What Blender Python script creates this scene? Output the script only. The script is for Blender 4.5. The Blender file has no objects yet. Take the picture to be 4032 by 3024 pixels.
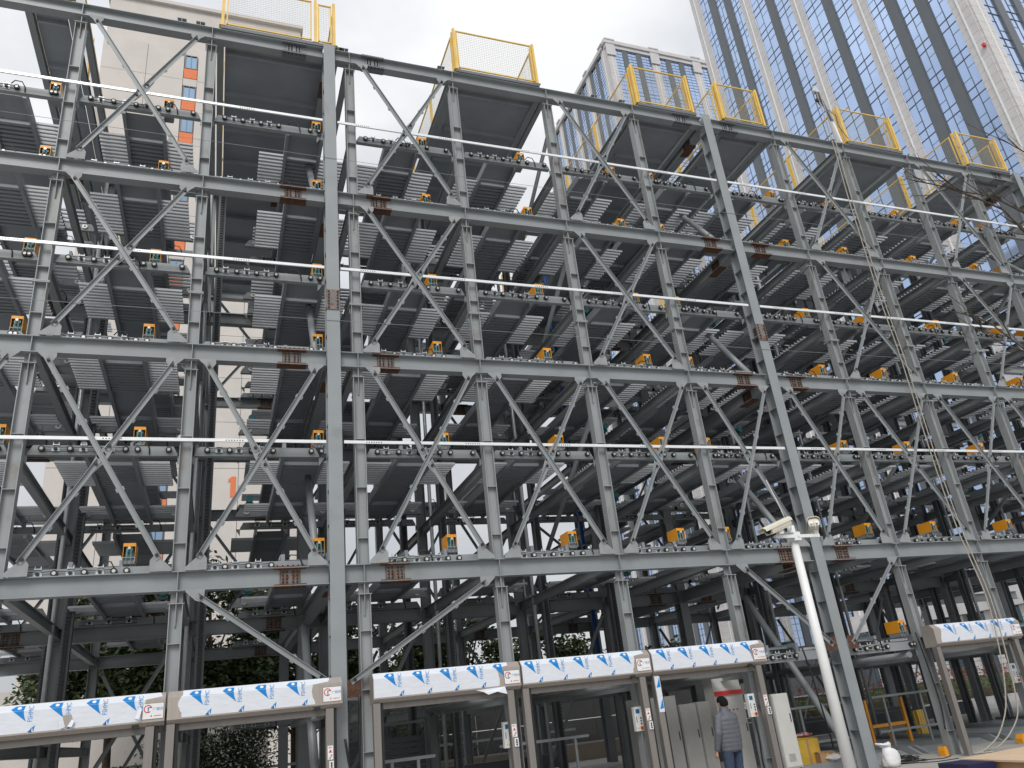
import bpy, math, random
from mathutils import Vector, Matrix
R = math.radians
rnd = random.Random(7)
sc = bpy.context.scene
col = sc.collection

# ------------------------------------------------------------------ camera
cam_d = bpy.data.cameras.new('camera'); cam = bpy.data.objects.new('camera', cam_d); col.objects.link(cam)
cam_d.sensor_fit = 'HORIZONTAL'; cam_d.sensor_width = 36.0
cam_d.lens = 36.0 * 3059.6 / 4032.0
cam_d.clip_start = 0.1; cam_d.clip_end = 2000
yaw, pitch, roll = R(21.883), R(23.043), R(-6.492)
fw = Vector((math.sin(yaw)*math.cos(pitch), math.cos(yaw)*math.cos(pitch), math.sin(pitch)))
rt0 = Vector((math.cos(yaw), -math.sin(yaw), 0)); up0 = rt0.cross(fw)
rt = math.cos(roll)*rt0 + math.sin(roll)*up0
up = math.cos(roll)*up0 - math.sin(roll)*rt0
cam.matrix_world = Matrix(((rt.x, up.x, -fw.x, 0), (rt.y, up.y, -fw.y, -13.5), (rt.z, up.z, -fw.z, 1.65), (0, 0, 0, 1)))
sc.camera = cam

# ------------------------------------------------------------------ sky: overcast, thin grey clouds over a Nishita sky
SUN_EL, SUN_AZ = R(42), R(205)          # azimuth clockwise from +Y
world = bpy.data.worlds.new('World'); sc.world = world; world.use_nodes = True
wn = world.node_tree.nodes; wl = world.node_tree.links; wn.clear()
w_out = wn.new('ShaderNodeOutputWorld'); w_bg = wn.new('ShaderNodeBackground'); w_bg.inputs['Strength'].default_value = 0.1
sky = wn.new('ShaderNodeTexSky'); sky.sky_type = 'NISHITA'; sky.sun_disc = False
sky.sun_elevation = SUN_EL; sky.sun_rotation = SUN_AZ; sky.air_density = 1.0; sky.dust_density = 2.0
tc = wn.new('ShaderNodeTexCoord')
n1 = wn.new('ShaderNodeTexNoise'); n1.inputs['Scale'].default_value = 3.2; n1.inputs['Detail'].default_value = 5; n1.inputs['Roughness'].default_value = 0.5
mp = wn.new('ShaderNodeMapping'); mp.inputs['Scale'].default_value = (1, 1, 1.9); mp.inputs['Location'].default_value = (.35, .2, .1)
wl.new(tc.outputs['Generated'], mp.inputs['Vector']); wl.new(mp.outputs['Vector'], n1.inputs['Vector'])
rmp = wn.new('ShaderNodeValToRGB')
rmp.color_ramp.elements[0].position = .36; rmp.color_ramp.elements[0].color = (.70, .725, .765, 1)
rmp.color_ramp.elements[1].position = .62; rmp.color_ramp.elements[1].color = (.99, .995, 1.0, 1)
wl.new(n1.outputs['Fac'], rmp.inputs['Fac'])
sep = wn.new('ShaderNodeSeparateXYZ'); wl.new(tc.outputs['Generated'], sep.inputs[0])
# CIE overcast sky: three times as bright overhead as at the horizon
cie = wn.new('ShaderNodeMapRange'); cie.inputs['From Min'].default_value = 0; cie.inputs['From Max'].default_value = 1
cie.inputs['To Min'].default_value = 5.0; cie.inputs['To Max'].default_value = 10.4
wl.new(sep.outputs['Z'], cie.inputs['Value'])
mul = wn.new('ShaderNodeVectorMath'); mul.operation = 'SCALE'
wl.new(rmp.outputs['Color'], mul.inputs[0]); wl.new(cie.outputs['Result'], mul.inputs['Scale'])
mixw = wn.new('ShaderNodeMix'); mixw.data_type = 'RGBA'; mixw.inputs['Factor'].default_value = .9
wl.new(sky.outputs['Color'], mixw.inputs['A']); wl.new(mul.outputs['Vector'], mixw.inputs['B'])
wl.new(mixw.outputs['Result'], w_bg.inputs['Color']); wl.new(w_bg.outputs['Background'], w_out.inputs['Surface'])

sun_d = bpy.data.lights.new('sun', 'SUN'); sun_d.energy = 1.5; sun_d.angle = R(25); sun_d.color = (1, .97, .93)
sun = bpy.data.objects.new('sun', sun_d); col.objects.link(sun)
sdir = Vector((math.sin(SUN_AZ)*math.cos(SUN_EL), math.cos(SUN_AZ)*math.cos(SUN_EL), math.sin(SUN_EL)))
sun.rotation_euler = sdir.to_track_quat('Z', 'Y').to_euler(); sun.location = (0, 0, 60)

sc.view_settings.view_transform = 'Standard'; sc.view_settings.look = 'None'
sc.view_settings.exposure = 0.32; sc.view_settings.gamma = 1.0; sc.view_settings.use_curve_mapping = False
sc.render.engine = 'CYCLES'
sc.cycles.use_denoising = True
sc.cycles.max_bounces = 6; sc.cycles.diffuse_bounces = 2; sc.cycles.glossy_bounces = 3

# ------------------------------------------------------------------ materials
def mat(name, c, rough=.5, metal=0., var=.12, scale=3., c2=None, c2pos=(.55, .75), c2scale=2., bump=0., bscale=40., spec=.5, stretch=None):
    m = bpy.data.materials.new(name); m.use_nodes = True
    nt = m.node_tree; b = nt.nodes['Principled BSDF']
    b.inputs['Roughness'].default_value = rough; b.inputs['Metallic'].default_value = metal
    b.inputs['Specular IOR Level'].default_value = spec
    g = nt.nodes.new('ShaderNodeNewGeometry'); vec = g.outputs['Position']
    if stretch:
        mpn = nt.nodes.new('ShaderNodeMapping'); mpn.inputs['Scale'].default_value = stretch
        nt.links.new(vec, mpn.inputs['Vector']); vec = mpn.outputs['Vector']
    nz = nt.nodes.new('ShaderNodeTexNoise'); nz.inputs['Scale'].default_value = scale; nz.inputs['Detail'].default_value = 6
    nt.links.new(vec, nz.inputs['Vector'])
    r = nt.nodes.new('ShaderNodeValToRGB'); e = r.color_ramp.elements
    e[0].position = .3; e[1].position = .7
    e[0].color = (*[max(0, x*(1-var)) for x in c], 1); e[1].color = (*[min(1, x*(1+var)) for x in c], 1)
    nt.links.new(nz.outputs['Fac'], r.inputs['Fac']); out = r.outputs['Color']
    if c2:
        n2 = nt.nodes.new('ShaderNodeTexNoise'); n2.inputs['Scale'].default_value = c2scale; n2.inputs['Detail'].default_value = 8
        n2.inputs['Roughness'].default_value = .65; nt.links.new(vec, n2.inputs['Vector'])
        mr = nt.nodes.new('ShaderNodeMapRange'); mr.inputs['From Min'].default_value = c2pos[0]; mr.inputs['From Max'].default_value = c2pos[1]
        nt.links.new(n2.outputs['Fac'], mr.inputs['Value'])
        mx = nt.nodes.new('ShaderNodeMix'); mx.data_type = 'RGBA'; nt.links.new(mr.outputs['Result'], mx.inputs['Factor'])
        nt.links.new(out, mx.inputs['A']); mx.inputs['B'].default_value = (*c2, 1); out = mx.outputs['Result']
    nt.links.new(out, b.inputs['Base Color'])
    if bump:
        nb = nt.nodes.new('ShaderNodeTexNoise'); nb.inputs['Scale'].default_value = bscale; nb.inputs['Detail'].default_value = 4
        nt.links.new(vec, nb.inputs['Vector'])
        bn = nt.nodes.new('ShaderNodeBump'); bn.inputs['Strength'].default_value = bump; bn.inputs['Distance'].default_value = .02
        nt.links.new(nb.outputs['Fac'], bn.inputs['Height']); nt.links.new(bn.outputs['Normal'], b.inputs['Normal'])
    return m
STEEL = mat('grey_steel_paint', (.258, .281, .294), .42, 0, .08, 1.5, c2=(.20, .213, .215), c2pos=(.58, .8), c2scale=1.3, bump=.08, bscale=30)
PALM = mat('pallet_paint', (.275, .30, .33), .5, 0, .1, 1.5)
STEELD = mat('dark_steel_paint', (.135, .148, .162), .5, 0, .1, 1.5)
COLM = mat('column_paint', (.292, .313, .322), .45, 0, .1, 2, c2=(.20, .155, .12), c2pos=(.56, .78), c2scale=2.8, stretch=(1, 1, .55))
TOOTHM = mat('tooth_paint', (.52, .545, .575), .45, 0, .08, 2)
PRIMER = mat('pale_primer', (.27, .288, .298), .6, 0, .12, 5, c2=(.40, .25, .15), c2pos=(.6, .75), c2scale=5)
RUST = mat('rust', (.085, .042, .028), .85, 0, .4, 14, c2=(.15, .06, .026), c2pos=(.45, .65), c2scale=20, bump=.3)
RUSTP = mat('rusty_plate', (.185, .17, .165), .7, 0, .2, 10, c2=(.17, .075, .035), c2pos=(.48, .6), c2scale=9, bump=.2)
BOLT = mat('bolt_steel', (.045, .04, .036), .5, .6, .2, 20)
GALV = mat('galvanised', (.62, .66, .68), .35, .55, .08, 8)
WHITEP = mat('white_paint', (.78, .79, .79), .35, 0, .05, 3)
RAILM = mat('zinc_rail', (.80, .83, .84), .3, .25, .04, 8)
YEL = mat('yellow_paint', (.76, .50, .10), .4, 0, .1, 3)
ORG = mat('orange_paint', (.80, .33, .02), .4, 0, .07, 4)
TEAL = mat('teal_paint', (.03, .19, .20), .35, 0, .12, 6)
BLACK = mat('black_rubber', (.015, .015, .016), .5, 0, .2, 8)
DARKG = mat('dark_guide', (.045, .048, .052), .45, .3, .2, 6)
CHROME = mat('bright_cap', (.62, .62, .59), .3, .3, .05, 9)
FILM = mat('white_film', (.68, .715, .77), .28, 0, .035, 6, bump=.25, bscale=7, stretch=(1, 1, 3))
BLUE = mat('blue_print', (.002, .215, .60), .35, 0, .03, 5)
BLUED = mat('dark_blue_print', (.02, .13, .33), .35, 0, .05, 5)
RED = mat('red_print', (.62, .03, .03), .4, 0, .05, 5)
INOX = mat('brushed_beige', (.41, .365, .33), .38, .35, .06, 30, stretch=(1, 1, .05))
INOXP = mat('brushed_post', (.27, .25, .235), .36, .45, .06, 30, stretch=(1, 1, .05))
INOXD = mat('dark_beige', (.17, .16, .15), .4, .3, .08, 10)
CABM = mat('cabinet_grey', (.56, .555, .53), .5, 0, .04, 4)
CABD = mat('cabinet_side', (.30, .30, .29), .55, 0, .05, 4)
GRAN = mat('granite_tile', (.60, .59, .595), .55, 0, .07, 9, c2=(.55, .535, .535), c2pos=(.4, .6), c2scale=.6)
GRANJ = mat('granite_backing', (.36, .33, .32), .7, 0, .1, 5)
FINM = mat('dark_fin_panel', (.125, .14, .155), .45, .2, .05, .8)
MULL = mat('mullion', (.10, .11, .125), .4, .4, .1, 3)
CREAM = mat('cream_render', (.60, .565, .53), .8, 0, .05, .6, c2=(.54, .505, .475), c2pos=(.45, .7), c2scale=.25)
ACC = mat('orange_render', (.72, .20, .075), .7, 0, .05, 2)
CONC = mat('concrete', (.40, .385, .36), .85, 0, .14, 1.2, c2=(.30, .285, .265), c2pos=(.5, .7), c2scale=.7, bump=.3)
WALLC = mat('painted_wall', (.50, .42, .33), .85, 0, .1, 2, c2=(.30, .22, .16), c2pos=(.55, .75), c2scale=1.3)
BARK = mat('bark', (.085, .065, .05), .9, 0, .3, 12, bump=.5)
CARD = mat('cardboard', (.42, .255, .14), .8, 0, .1, 4)
PLY = mat('plywood', (.60, .44, .30), .7, 0, .1, 5, stretch=(1, 6, 1))
TAPE = mat('yellow_carton', (.62, .40, .05), .6, 0, .12, 6)
SACK = mat('white_sack', (.72, .72, .73), .7, 0, .06, 9, bump=.6, bscale=22)
NAVY = mat('navy_carton', (.012, .013, .06), .4, 0, .1, 5)
ROPE = mat('rope', (.36, .335, .29), .9, 0, .3, 60)
CREAMP = mat('camera_housing', (.66, .63, .52), .4, 0, .04, 5)
SKIN = mat('skin', (.50, .29, .205), .55, 0, .06, 10)
HAIR = mat('hair', (.010, .009, .009), .85, 0, .3, 60, bump=.5, bscale=90, spec=.15)
JACK = mat('quilted_jacket', (.105, .11, .13), .6, 0, .12, 14, bump=.15, bscale=60)
JEAN = mat('denim', (.035, .055, .10), .8, 0, .2, 25, bump=.2, bscale=120)
HELM = mat('helmet', (.75, .22, .04), .35, 0, .05, 5)
PLAID = mat('plaid_cloth', (.16, .20, .32), .8, 0, .5, 14)
HEDG = mat('hedge_leaf', (.075, .115, .035), .7, 0, .4, 3)
REDLEAF = mat('russet_leaf', (.16, .055, .03), .7, 0, .4, 3)
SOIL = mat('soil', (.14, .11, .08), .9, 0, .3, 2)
WIREM = mat('mesh_wire', (.42, .38, .27), .5, .2, .1, 6)
RAGM = mat('rag_cloth', (.30, .05, .055), .9, 0, .2, 8, c2=(.55, .53, .52), c2pos=(.45, .55), c2scale=9)
BLUEP = mat('blue_conduit', (.01, .07, .30), .4, 0, .1, 4)
GREYT = mat('tarpaulin', (.30, .30, .285), .5, 0, .15, 4, bump=.8, bscale=3)
def leafmat(name, a, b):
    m = mat(name, a, .5, 0, .45, 1.1, c2=b, c2pos=(.42, .6), c2scale=2.2)
    return m
LEAF = leafmat('leaf_dark', (.030, .052, .016), (.060, .090, .026))
LEAF2 = leafmat('leaf_mid', (.045, .070, .020), (.095, .115, .030))
def glass(name, c, rough):
    m = mat(name, c, rough, .85, .10, .12)
    return m
GLASS = glass('blue_glass', (.50, .64, .90), .06)
GLASSG = glass('green_glass', (.09, .125, .15), .08)
WINB = glass('window_blue', (.28, .40, .54), .08)

# ------------------------------------------------------------------ mesh helpers
class MB:
    def __init__(s): s.v = []; s.f = []; s.sm = set()
    def add(s, vs, fs, smooth=False):
        o = len(s.v); s.v += [tuple(p) for p in vs]
        for q in fs:
            if smooth: s.sm.add(len(s.f))
            s.f.append([o+i for i in q])
        return s
    def box(s, x0, x1, y0, y1, z0, z1):
        return s.add([(x0,y0,z0),(x1,y0,z0),(x1,y1,z0),(x0,y1,z0),(x0,y0,z1),(x1,y0,z1),(x1,y1,z1),(x0,y1,z1)],
                     [(0,3,2,1),(4,5,6,7),(0,1,5,4),(1,2,6,5),(2,3,7,6),(3,0,4,7)])
    def cb(s, x, y, z, sx, sy, sz): return s.box(x-sx/2, x+sx/2, y-sy/2, y+sy/2, z-sz/2, z+sz/2)
    def prism(s, prof, o, A, B, L):
        o, A, B, L = Vector(o), Vector(A), Vector(B), Vector(L)
        n = len(prof); vs = [o+A*a+B*b for a, b in prof]; vs += [p+L for p in vs]
        fs = [[i, (i+1) % n, n+(i+1) % n, n+i] for i in range(n)] + [list(range(n-1, -1, -1)), list(range(n, 2*n))]
        if A.cross(B).dot(L) < 0: fs = [q[::-1] for q in fs]
        return s.add(vs, fs)
    def bar(s, p0, p1, w, h, upv=(0, 0, 1)):
        p0, p1 = Vector(p0), Vector(p1); d = (p1-p0).normalized(); u = Vector(upv)
        a = d.cross(u)
        if a.length < 1e-4: a = d.cross(Vector((0, 1, 0)))
        a.normalize(); b = a.cross(d)
        return s.prism([(-w/2,-h/2),(w/2,-h/2),(w/2,h/2),(-w/2,h/2)], p0, a, b, p1-p0)
    def cyl(s, p0, p1, r0, r1=None, n=10, caps=True):
        p0, p1 = Vector(p0), Vector(p1); r1 = r0 if r1 is None else r1
        d = (p1-p0).normalized(); a = d.orthogonal().normalized(); b = d.cross(a)
        vs = []
        for p, r in ((p0, r0), (p1, r1)):
            for i in range(n):
                t = 2*math.pi*i/n; vs.append(p+a*(r*math.cos(t))+b*(r*math.sin(t)))
        s.add(vs, [[i, (i+1) % n, n+(i+1) % n, n+i] for i in range(n)], True)
        if caps:
            o = len(s.v)-2*n; s.f.append([o+i for i in range(n-1, -1, -1)]); s.f.append([o+n+i for i in range(n)])
        return s
    def tube(s, pts, r, n=6, r1=None):
        pts = [Vector(p) for p in pts]; m = len(pts); vs = []
        a = None
        for i, p in enumerate(pts):
            d = (pts[min(i+1, m-1)]-pts[max(i-1, 0)]).normalized()
            a = d.orthogonal().normalized() if a is None else (a-d*a.dot(d)).normalized()
            b = d.cross(a); rr = r if r1 is None else r+(r1-r)*i/(m-1)
            for k in range(n):
                t = 2*math.pi*k/n; vs.append(p+a*(rr*math.cos(t))+b*(rr*math.sin(t)))
        fs = [[i*n+k, i*n+(k+1) % n, (i+1)*n+(k+1) % n, (i+1)*n+k] for i in range(m-1) for k in range(n)]
        s.add(vs, fs, True); o = len(s.v)-m*n
        s.f.append([o+k for k in range(n-1, -1, -1)]); s.f.append([o+(m-1)*n+k for k in range(n)])
        return s
    def loft(s, rings, caps=True):
        n = len(rings[0]); vs = [p for r in rings for p in r]
        s.add(vs, [[i*n+k, i*n+(k+1) % n, (i+1)*n+(k+1) % n, (i+1)*n+k] for i in range(len(rings)-1) for k in range(n)], True)
        if caps:
            o = len(s.v)-len(vs); s.f.append([o+k for k in range(n-1, -1, -1)]); s.f.append([o+len(vs)-n+k for k in range(n)])
        return s
    def mesh(s, name, m):
        me = bpy.data.meshes.new(name); me.from_pydata(s.v, [], s.f)
        if s.sm: me.polygons.foreach_set('use_smooth', [i in s.sm for i in range(len(s.f))])
        me.materials.append(m); me.update()
        return me
def link(name, me, parent=None, loc=None, world=True):
    o = bpy.data.objects.new(name, me); col.objects.link(o)
    if loc: o.location = loc
    if parent:
        o.parent = parent
        if world: o.matrix_parent_inverse = PINV[parent.name]
    return o
PINV = {}
def build(mb, name, m, parent=None, world=True): return link(name, mb.mesh(name, m), parent, None, world)
def tag(o, label=None, cat=None, group=None, kind=None):
    if label: o['label'] = label
    if cat: o['category'] = cat
    if group: o['group'] = group
    if kind: o['kind'] = kind
    return o
def thing(name, label, cat, loc=(0, 0, 0), group=None):
    o = bpy.data.objects.new(name, None); col.objects.link(o); o.location = loc
    o.empty_display_size = .2
    PINV[o.name] = Matrix.Translation(-Vector(loc))
    return tag(o, label, cat, group)
def sub(o, name, me):                         # a sub-part in the space of its part
    c = bpy.data.objects.new(name, me); col.objects.link(c); c.parent = o
    return c
UNIT = {}
def unit(m):
    if m.name not in UNIT: UNIT[m.name] = MB().box(-.5,.5,-.5,.5,-.5,.5).mesh('unit_'+m.name, m)
    return UNIT[m.name]
def pieces(name, boxes, m, parent, key, limit=300):
    boxes = sorted(boxes, key=key)
    for b in boxes[:limit]:
        o = link(name, unit(m), parent, ((b[0]+b[1])/2, (b[2]+b[3])/2, (b[4]+b[5])/2))
        o.scale = (b[1]-b[0], b[3]-b[2], b[5]-b[4])
    if len(boxes) > limit:
        q = MB()
        for b in boxes[limit:]: q.box(*b)
        o = build(q, name, m, parent); o['kind'] = 'stuff'
def text_geo(txt, bold=0.):
    cu = bpy.data.curves.new('t', 'FONT'); cu.body = txt; cu.align_x = 'LEFT'; cu.resolution_u = 2; cu.offset = bold
    o = bpy.data.objects.new('t', cu); col.objects.link(o)
    bpy.context.view_layer.update()
    dg = bpy.context.evaluated_depsgraph_get(); me = bpy.data.meshes.new_from_object(o.evaluated_get(dg))
    g = ([tuple(v.co) for v in me.vertices], [list(p.vertices) for p in me.polygons])
    bpy.data.objects.remove(o); bpy.data.meshes.remove(me); bpy.data.curves.remove(cu)
    return g
def put_text(mb, g, o, A, B, size):
    o, A, B = Vector(o), Vector(A), Vector(B)
    fl = A.cross(B)
    mb.add([o+A*(p[0]*size)+B*(p[1]*size) for p in g[0]], g[1])
def iprof(b, h, tf=.014, tw=.01):             # I section, a = width, b = height
    return [(-b/2,-h/2),(b/2,-h/2),(b/2,-h/2+tf),(tw/2,-h/2+tf),(tw/2,h/2-tf),(b/2,h/2-tf),(b/2,h/2),(-b/2,h/2),(-b/2,h/2-tf),(-tw/2,h/2-tf),(-tw/2,-h/2+tf),(-b/2,-h/2+tf)]
XV, YV, ZV = Vector((1,0,0)), Vector((0,1,0)), Vector((0,0,1))
def ordw(n): return ['first','second','third','fourth','fifth','sixth','seventh','eighth','ninth','tenth','eleventh','twelfth','thirteenth'][n]

# ------------------------------------------------------------------ ground
g = MB(); g.add([(-300,-200,0),(400,-200,0),(400,500,0),(-300,500,0)], [(0,1,2,3)])
tag(build(g, 'ground', CONC), kind='structure')
def multi(name, parts):                       # one mesh, several materials
    me = bpy.data.meshes.new(name); v = []; f = []; mi = []; sm = []
    for k, (mb, m) in enumerate(parts):
        o = len(v); v += mb.v; f += [[o+i for i in q] for q in mb.f]; mi += [k]*len(mb.f); sm += [i in mb.sm for i in range(len(mb.f))]
    me.from_pydata(v, [], f)
    for _, m in parts: me.materials.append(m)
    me.polygons.foreach_set('material_index', mi); me.polygons.foreach_set('use_smooth', sm); me.update()
    return me

# ------------------------------------------------------------------ far buildings
def face(parent, base, U, N, strips, z0, z1, fl, key, rows, lim_p, lim_t, top_rows=None):
    """one curtain-wall face: strips = (kind, u0, u1); boxes are axis aligned since U, N are axes"""
    U, N, base = Vector(U), Vector(N), Vector(base)
    def bx(u0, u1, n0, n1, za, zb):
        p = base+U*u0+N*n0; q = base+U*u1+N*n1
        return (min(p.x,q.x), max(p.x,q.x), min(p.y,q.y), max(p.y,q.y), za, zb)
    panes = []; tiles = []; mull = MB(); pipes = MB(); back = MB()
    for kind, u0, u1 in strips:
        if kind == 'g':
            o = build(MB().box(*bx(u0, u1, -.6, .18, z0, z1)), 'stone_pier', GRANJ, parent)
            w = (u1-u0)/2; z = z0
            while z < z1:
                for j in (0, 1): tiles.append(bx(u0+j*w+.012, u0+(j+1)*w-.012, .182, .215, z+.012, min(z+.95, z1)-.012))
                tiles.append(bx(u0-.03, u0-.002, -.3, .16, z+.012, min(z+.95, z1)-.012))
                tiles.append(bx(u1+.002, u1+.03, -.3, .16, z+.012, min(z+.95, z1)-.012))
                z += .95
            pipes.box(*bx((u0+u1)/2-.06, (u0+u1)/2+.06, .217, .30, z0, z1))
        elif kind == 'd':
            build(MB().box(*bx(u0, u1, -.6, .12, z0, z1)), 'fin_panel', FINM, parent)
            build(MB().box(*bx(u0+.08, u1-.08, .121, .16, z0, z1)), 'fin_cover', FINM, parent)
        else:
            back.box(*bx(u0, u1, -.6, -.1, z0, z1))
            mid = (u0+u1)/2; z = z0
            mull.box(*bx(mid-.022, mid+.022, -.1, .05, z0, z1))
            for e in (u0, u1): mull.box(*bx(e-.02, e+.02, -.1, .06, z0, z1))
            while z < z1-.1:
                rr = top_rows if (top_rows and z > z1-9) else rows
                h = fl if rr is rows else 1.6
                for j, (a, b) in enumerate(((u0, mid), (mid, u1))):
                    cuts = rr[j]
                    for c0, c1 in zip(cuts[:-1], cuts[1:]):
                        if z+c1 > z1: continue
                        panes.append(bx(a+.015, b-.015, -.08, rnd.uniform(-.004, .012), z+c0+.012, z+c1-.012))
                        thick = c0 in (cuts[0], cuts[1])
                        mull.box(*bx(a+.04, b-.04, -.09, .05 if thick else .03, z+c0-(.035 if thick else .015), z+c0+(.035 if thick else .015)))
                z += h
    pieces('pane', panes, GLASS, parent, key, lim_p)
    pieces('stone_tile', tiles, GRAN, parent, key, lim_t)
    if mull.v: build(mull, 'mullion_grid', MULL, parent)
    if pipes.v: build(pipes, 'drainpipe', WHITEP, parent)
    if back.v: build(back, 'wall_core', MULL, parent)
SC = 1.5
def ty(y): return (y+13.5)*SC-13.5
T1 = thing('office_tower', 'tall glass office tower with pale granite piers filling the upper right corner', 'skyscraper', (60, 30, 0))
LA = [('g',29.52,28.42),('w',28.42,27.37),('d',27.37,26.46),('w',26.46,25.58),('d',25.58,24.78),('w',24.78,23.81),('g',23.81,22.83),('w',22.83,21.32),('d',21.32,20.51),('w',20.51,19.10),('g',19.10,18.17),('w',18.17,16.57),('d',16.57,15.78),('w',15.78,14.34),('g',14.34,13.41),('w',13.41,12.29),('d',12.29,11.5),('w',11.5,10.48),('d',10.48,9.72),('w',9.72,8.62),('g',8.62,7.73)]
yc = ty(7.73)
strA = [(k, ty(a)-yc, ty(b)-yc) for k, a, b in LA]; strA = [(k, b, a) for k, a, b in strA]
ROWS = ((0, .95, 2.95, 3.95), (0, .95, 1.95, 3.95))
vis1 = lambda b: abs(b[4]-58) + 1.2*abs(b[2]-30)
face(T1, (60, yc, 0), (0, 1, 0), (-1, 0, 0), strA, 7.2, 118, 3.95, vis1, ROWS, 300, 300)
strB = [('g', .2, 2.0)]; u = 2.0
for blk in range(3):
    for k, w in (('w', 1.75), ('d', 1.2), ('w', 1.6), ('d', 1.2), ('w', 1.6), ('g', 1.3)):
        strB.append((k, u, u+w)); u += w
face(T1, (59.82, yc, 0), (1, 0, 0), (0, -1, 0), strB, 7.2, 118, 3.95, lambda b: abs(b[4]-95)+b[0], ROWS, 0, 0)
build(MB().box(60.6, 95, yc+.6, 51, 0, 118), 'tower_core', FINM, T1)
# stone band and ground storey of the tower
q = MB(); q.box(58.9, 60.6, yc-.6, 51.3, 5.6, 6.5); q.box(59.2, 60.6, yc-.4, 51.2, 6.5, 7.2); q.box(60.6, 95, yc-.6, yc+.6, 5.6, 7.2)
build(q, 'stone_cornice', GRAN, T1)
tl = []; gp = []
for i in range(10):
    y0 = yc+.2+i*3.3
    for k in range(6): tl.append((59.45, 60.6, y0, y0+1.15, k*.93+.01, k*.93+.91))
    for j in range(2): gp.append((59.95, 60.3, y0+1.2+j*1.05, y0+2.2+j*1.05, .1, 5.5))
pieces('plinth_tile', tl, GRAN, T1, lambda b: b[2], 60); pieces('shopfront_pane', gp, GLASSG, T1, lambda b: b[2], 60)
build(MB().box(59.5, 59.74, 18.2, 18.45, 49.9, 50.2), 'alarm_box', RED, T1)

T2 = thing('glass_tower', 'second glass tower with stone parapet standing left of the tallest tower', 'skyscraper', (80, 92, 0))
z2 = 127.8
def bayrep(start, n, seq):
    out = []; u = start
    for _ in range(n):
        for k, w in seq: out.append((k, u, u+w)); u += w
    return out, u
SEQ = [('g', 1.76), ('w', 1.8), ('d', 1.38), ('w', 1.89), ('d', 1.34), ('w', 2.32)]
sF, uF = bayrep(0, 4, SEQ); sF.append(('g', uF, uF+1.76))
R2 = ((0, .9, 2.1, 3.2, 4.2), (0, .9, 2.1, 3.2, 4.2)); TOPR = ((0, .8, 1.6), (0, .8, 1.6))
face(T2, (71.0, 90, 0), (1, 0, 0), (0, -1, 0), sF, 6, z2, 4.2, lambda b: abs(b[4]-120)*.5+abs(b[0]-79), R2, 150, 150, TOPR)
SEQL = [('g', 1.7), ('w', 1.7), ('d', 1.25), ('w', 1.7), ('d', 1.25)]
sL, uL = bayrep(.4, 4, SEQL); sL.append(('g', uL, uL+1.76))
face(T2, (71.0, 90.0, 0), (0, 1, 0), (-1, 0, 0), sL, 6, z2-.5, 4.2, lambda b: abs(b[4]-115)+abs(b[2]-96), R2, 150, 150, TOPR)
build(MB().box(71.7, 112, 90.7, 90+uL, 0, z2+.3), 'tower_core', FINM, T2)
q = MB(); q.box(70.4, 113, 89.4, 90.9, z2+.1, z2+1.0); q.box(70.4, 72, 90.9, 90.9+uL, z2-.4, z2+.5); q.box(70.75, 113, 89.7, 90.6, z2-.8, z2+.1)
for i in range(5):
    u = i*10.49
    q.box(70.6+u, 73.0+u, 89.3, 91, z2+1.0, z2+1.3); q.box(70.8+u, 72.9+u, 89.5, 89.7, z2-3.0, z2+.1); q.box(70.2, 71.9, 90.4+i*7.6, 92.2+i*7.6, z2+.5, z2+.8)
build(q, 'parapet', GRAN, T2)

LB = thing('rendered_building', 'pale rendered building with orange panels under its windows behind the frame, far left', 'building', (-2.8, 45, 0))
build(MB().box(-10.5, 4.9, 40.2, 60, 0, 60.6), 'wall_core', CREAM, LB)
wp = []; ztop = 60.05; fh = 3.35
fl0 = 55.25 - 17*fh
for k in range(-1, 18):
    za = fl0-.75+k*fh-2.0; zb = za+fh
    for xa, xb in ((-10.6, -7.3), (-7.3, -4.5), (-3.42, .9), (.9, 5.0)):
        if zb < 61: wp.append((xa+.015, xb-.015, 40.0, 40.21, max(0, za)+.015, zb-.015))
    wz = fl0+k*fh
    if 1.5 < wz < 58:
        fr = MB()
        for a, b, c, d in ((-4.42,-4.36,wz-1.45,wz),(-3.55,-3.49,wz-1.45,wz),(-4.36,-3.55,wz-1.45,wz-1.39),(-4.36,-3.55,wz-.06,wz),(-3.985,-3.935,wz-1.39,wz-.06)):
            fr.box(a, b, 40.02, 40.22, c, d)
        w = build(fr, 'window', MULL, LB)
        for a, b in ((-4.36, -3.985), (-3.935, -3.55)): sub(w, 'pane', MB().box(a, b, 40.1, 40.2, wz-1.39, wz-.06).mesh('pane', WINB))
        build(MB().box(-4.47, -3.46, 40.03, 40.22, wz-2.5, wz-1.5), 'accent_panel', ACC, LB)
        build(MB().box(-4.49, -3.43, 40.05, 40.22, wz-3.3, wz-2.55), 'spandrel_panel', CREAM, LB)
pieces('wall_panel', wp, CREAM, LB, lambda b: -b[4])
build(MB().box(-10.75, 5.1, 39.9, 60.1, 60.6, 60.95), 'parapet', CREAM, LB)
q = MB()
q.prism([(.42, 17.0), (.75, 17.0), (.75, 18.42), (.52, 18.42), (.28, 18.25), (.28, 18.02), (.42, 18.1)], (0, 39.96, 0), XV, ZV, (0, .03, 0))
build(q, 'number_sign', ACC, LB)

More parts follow.
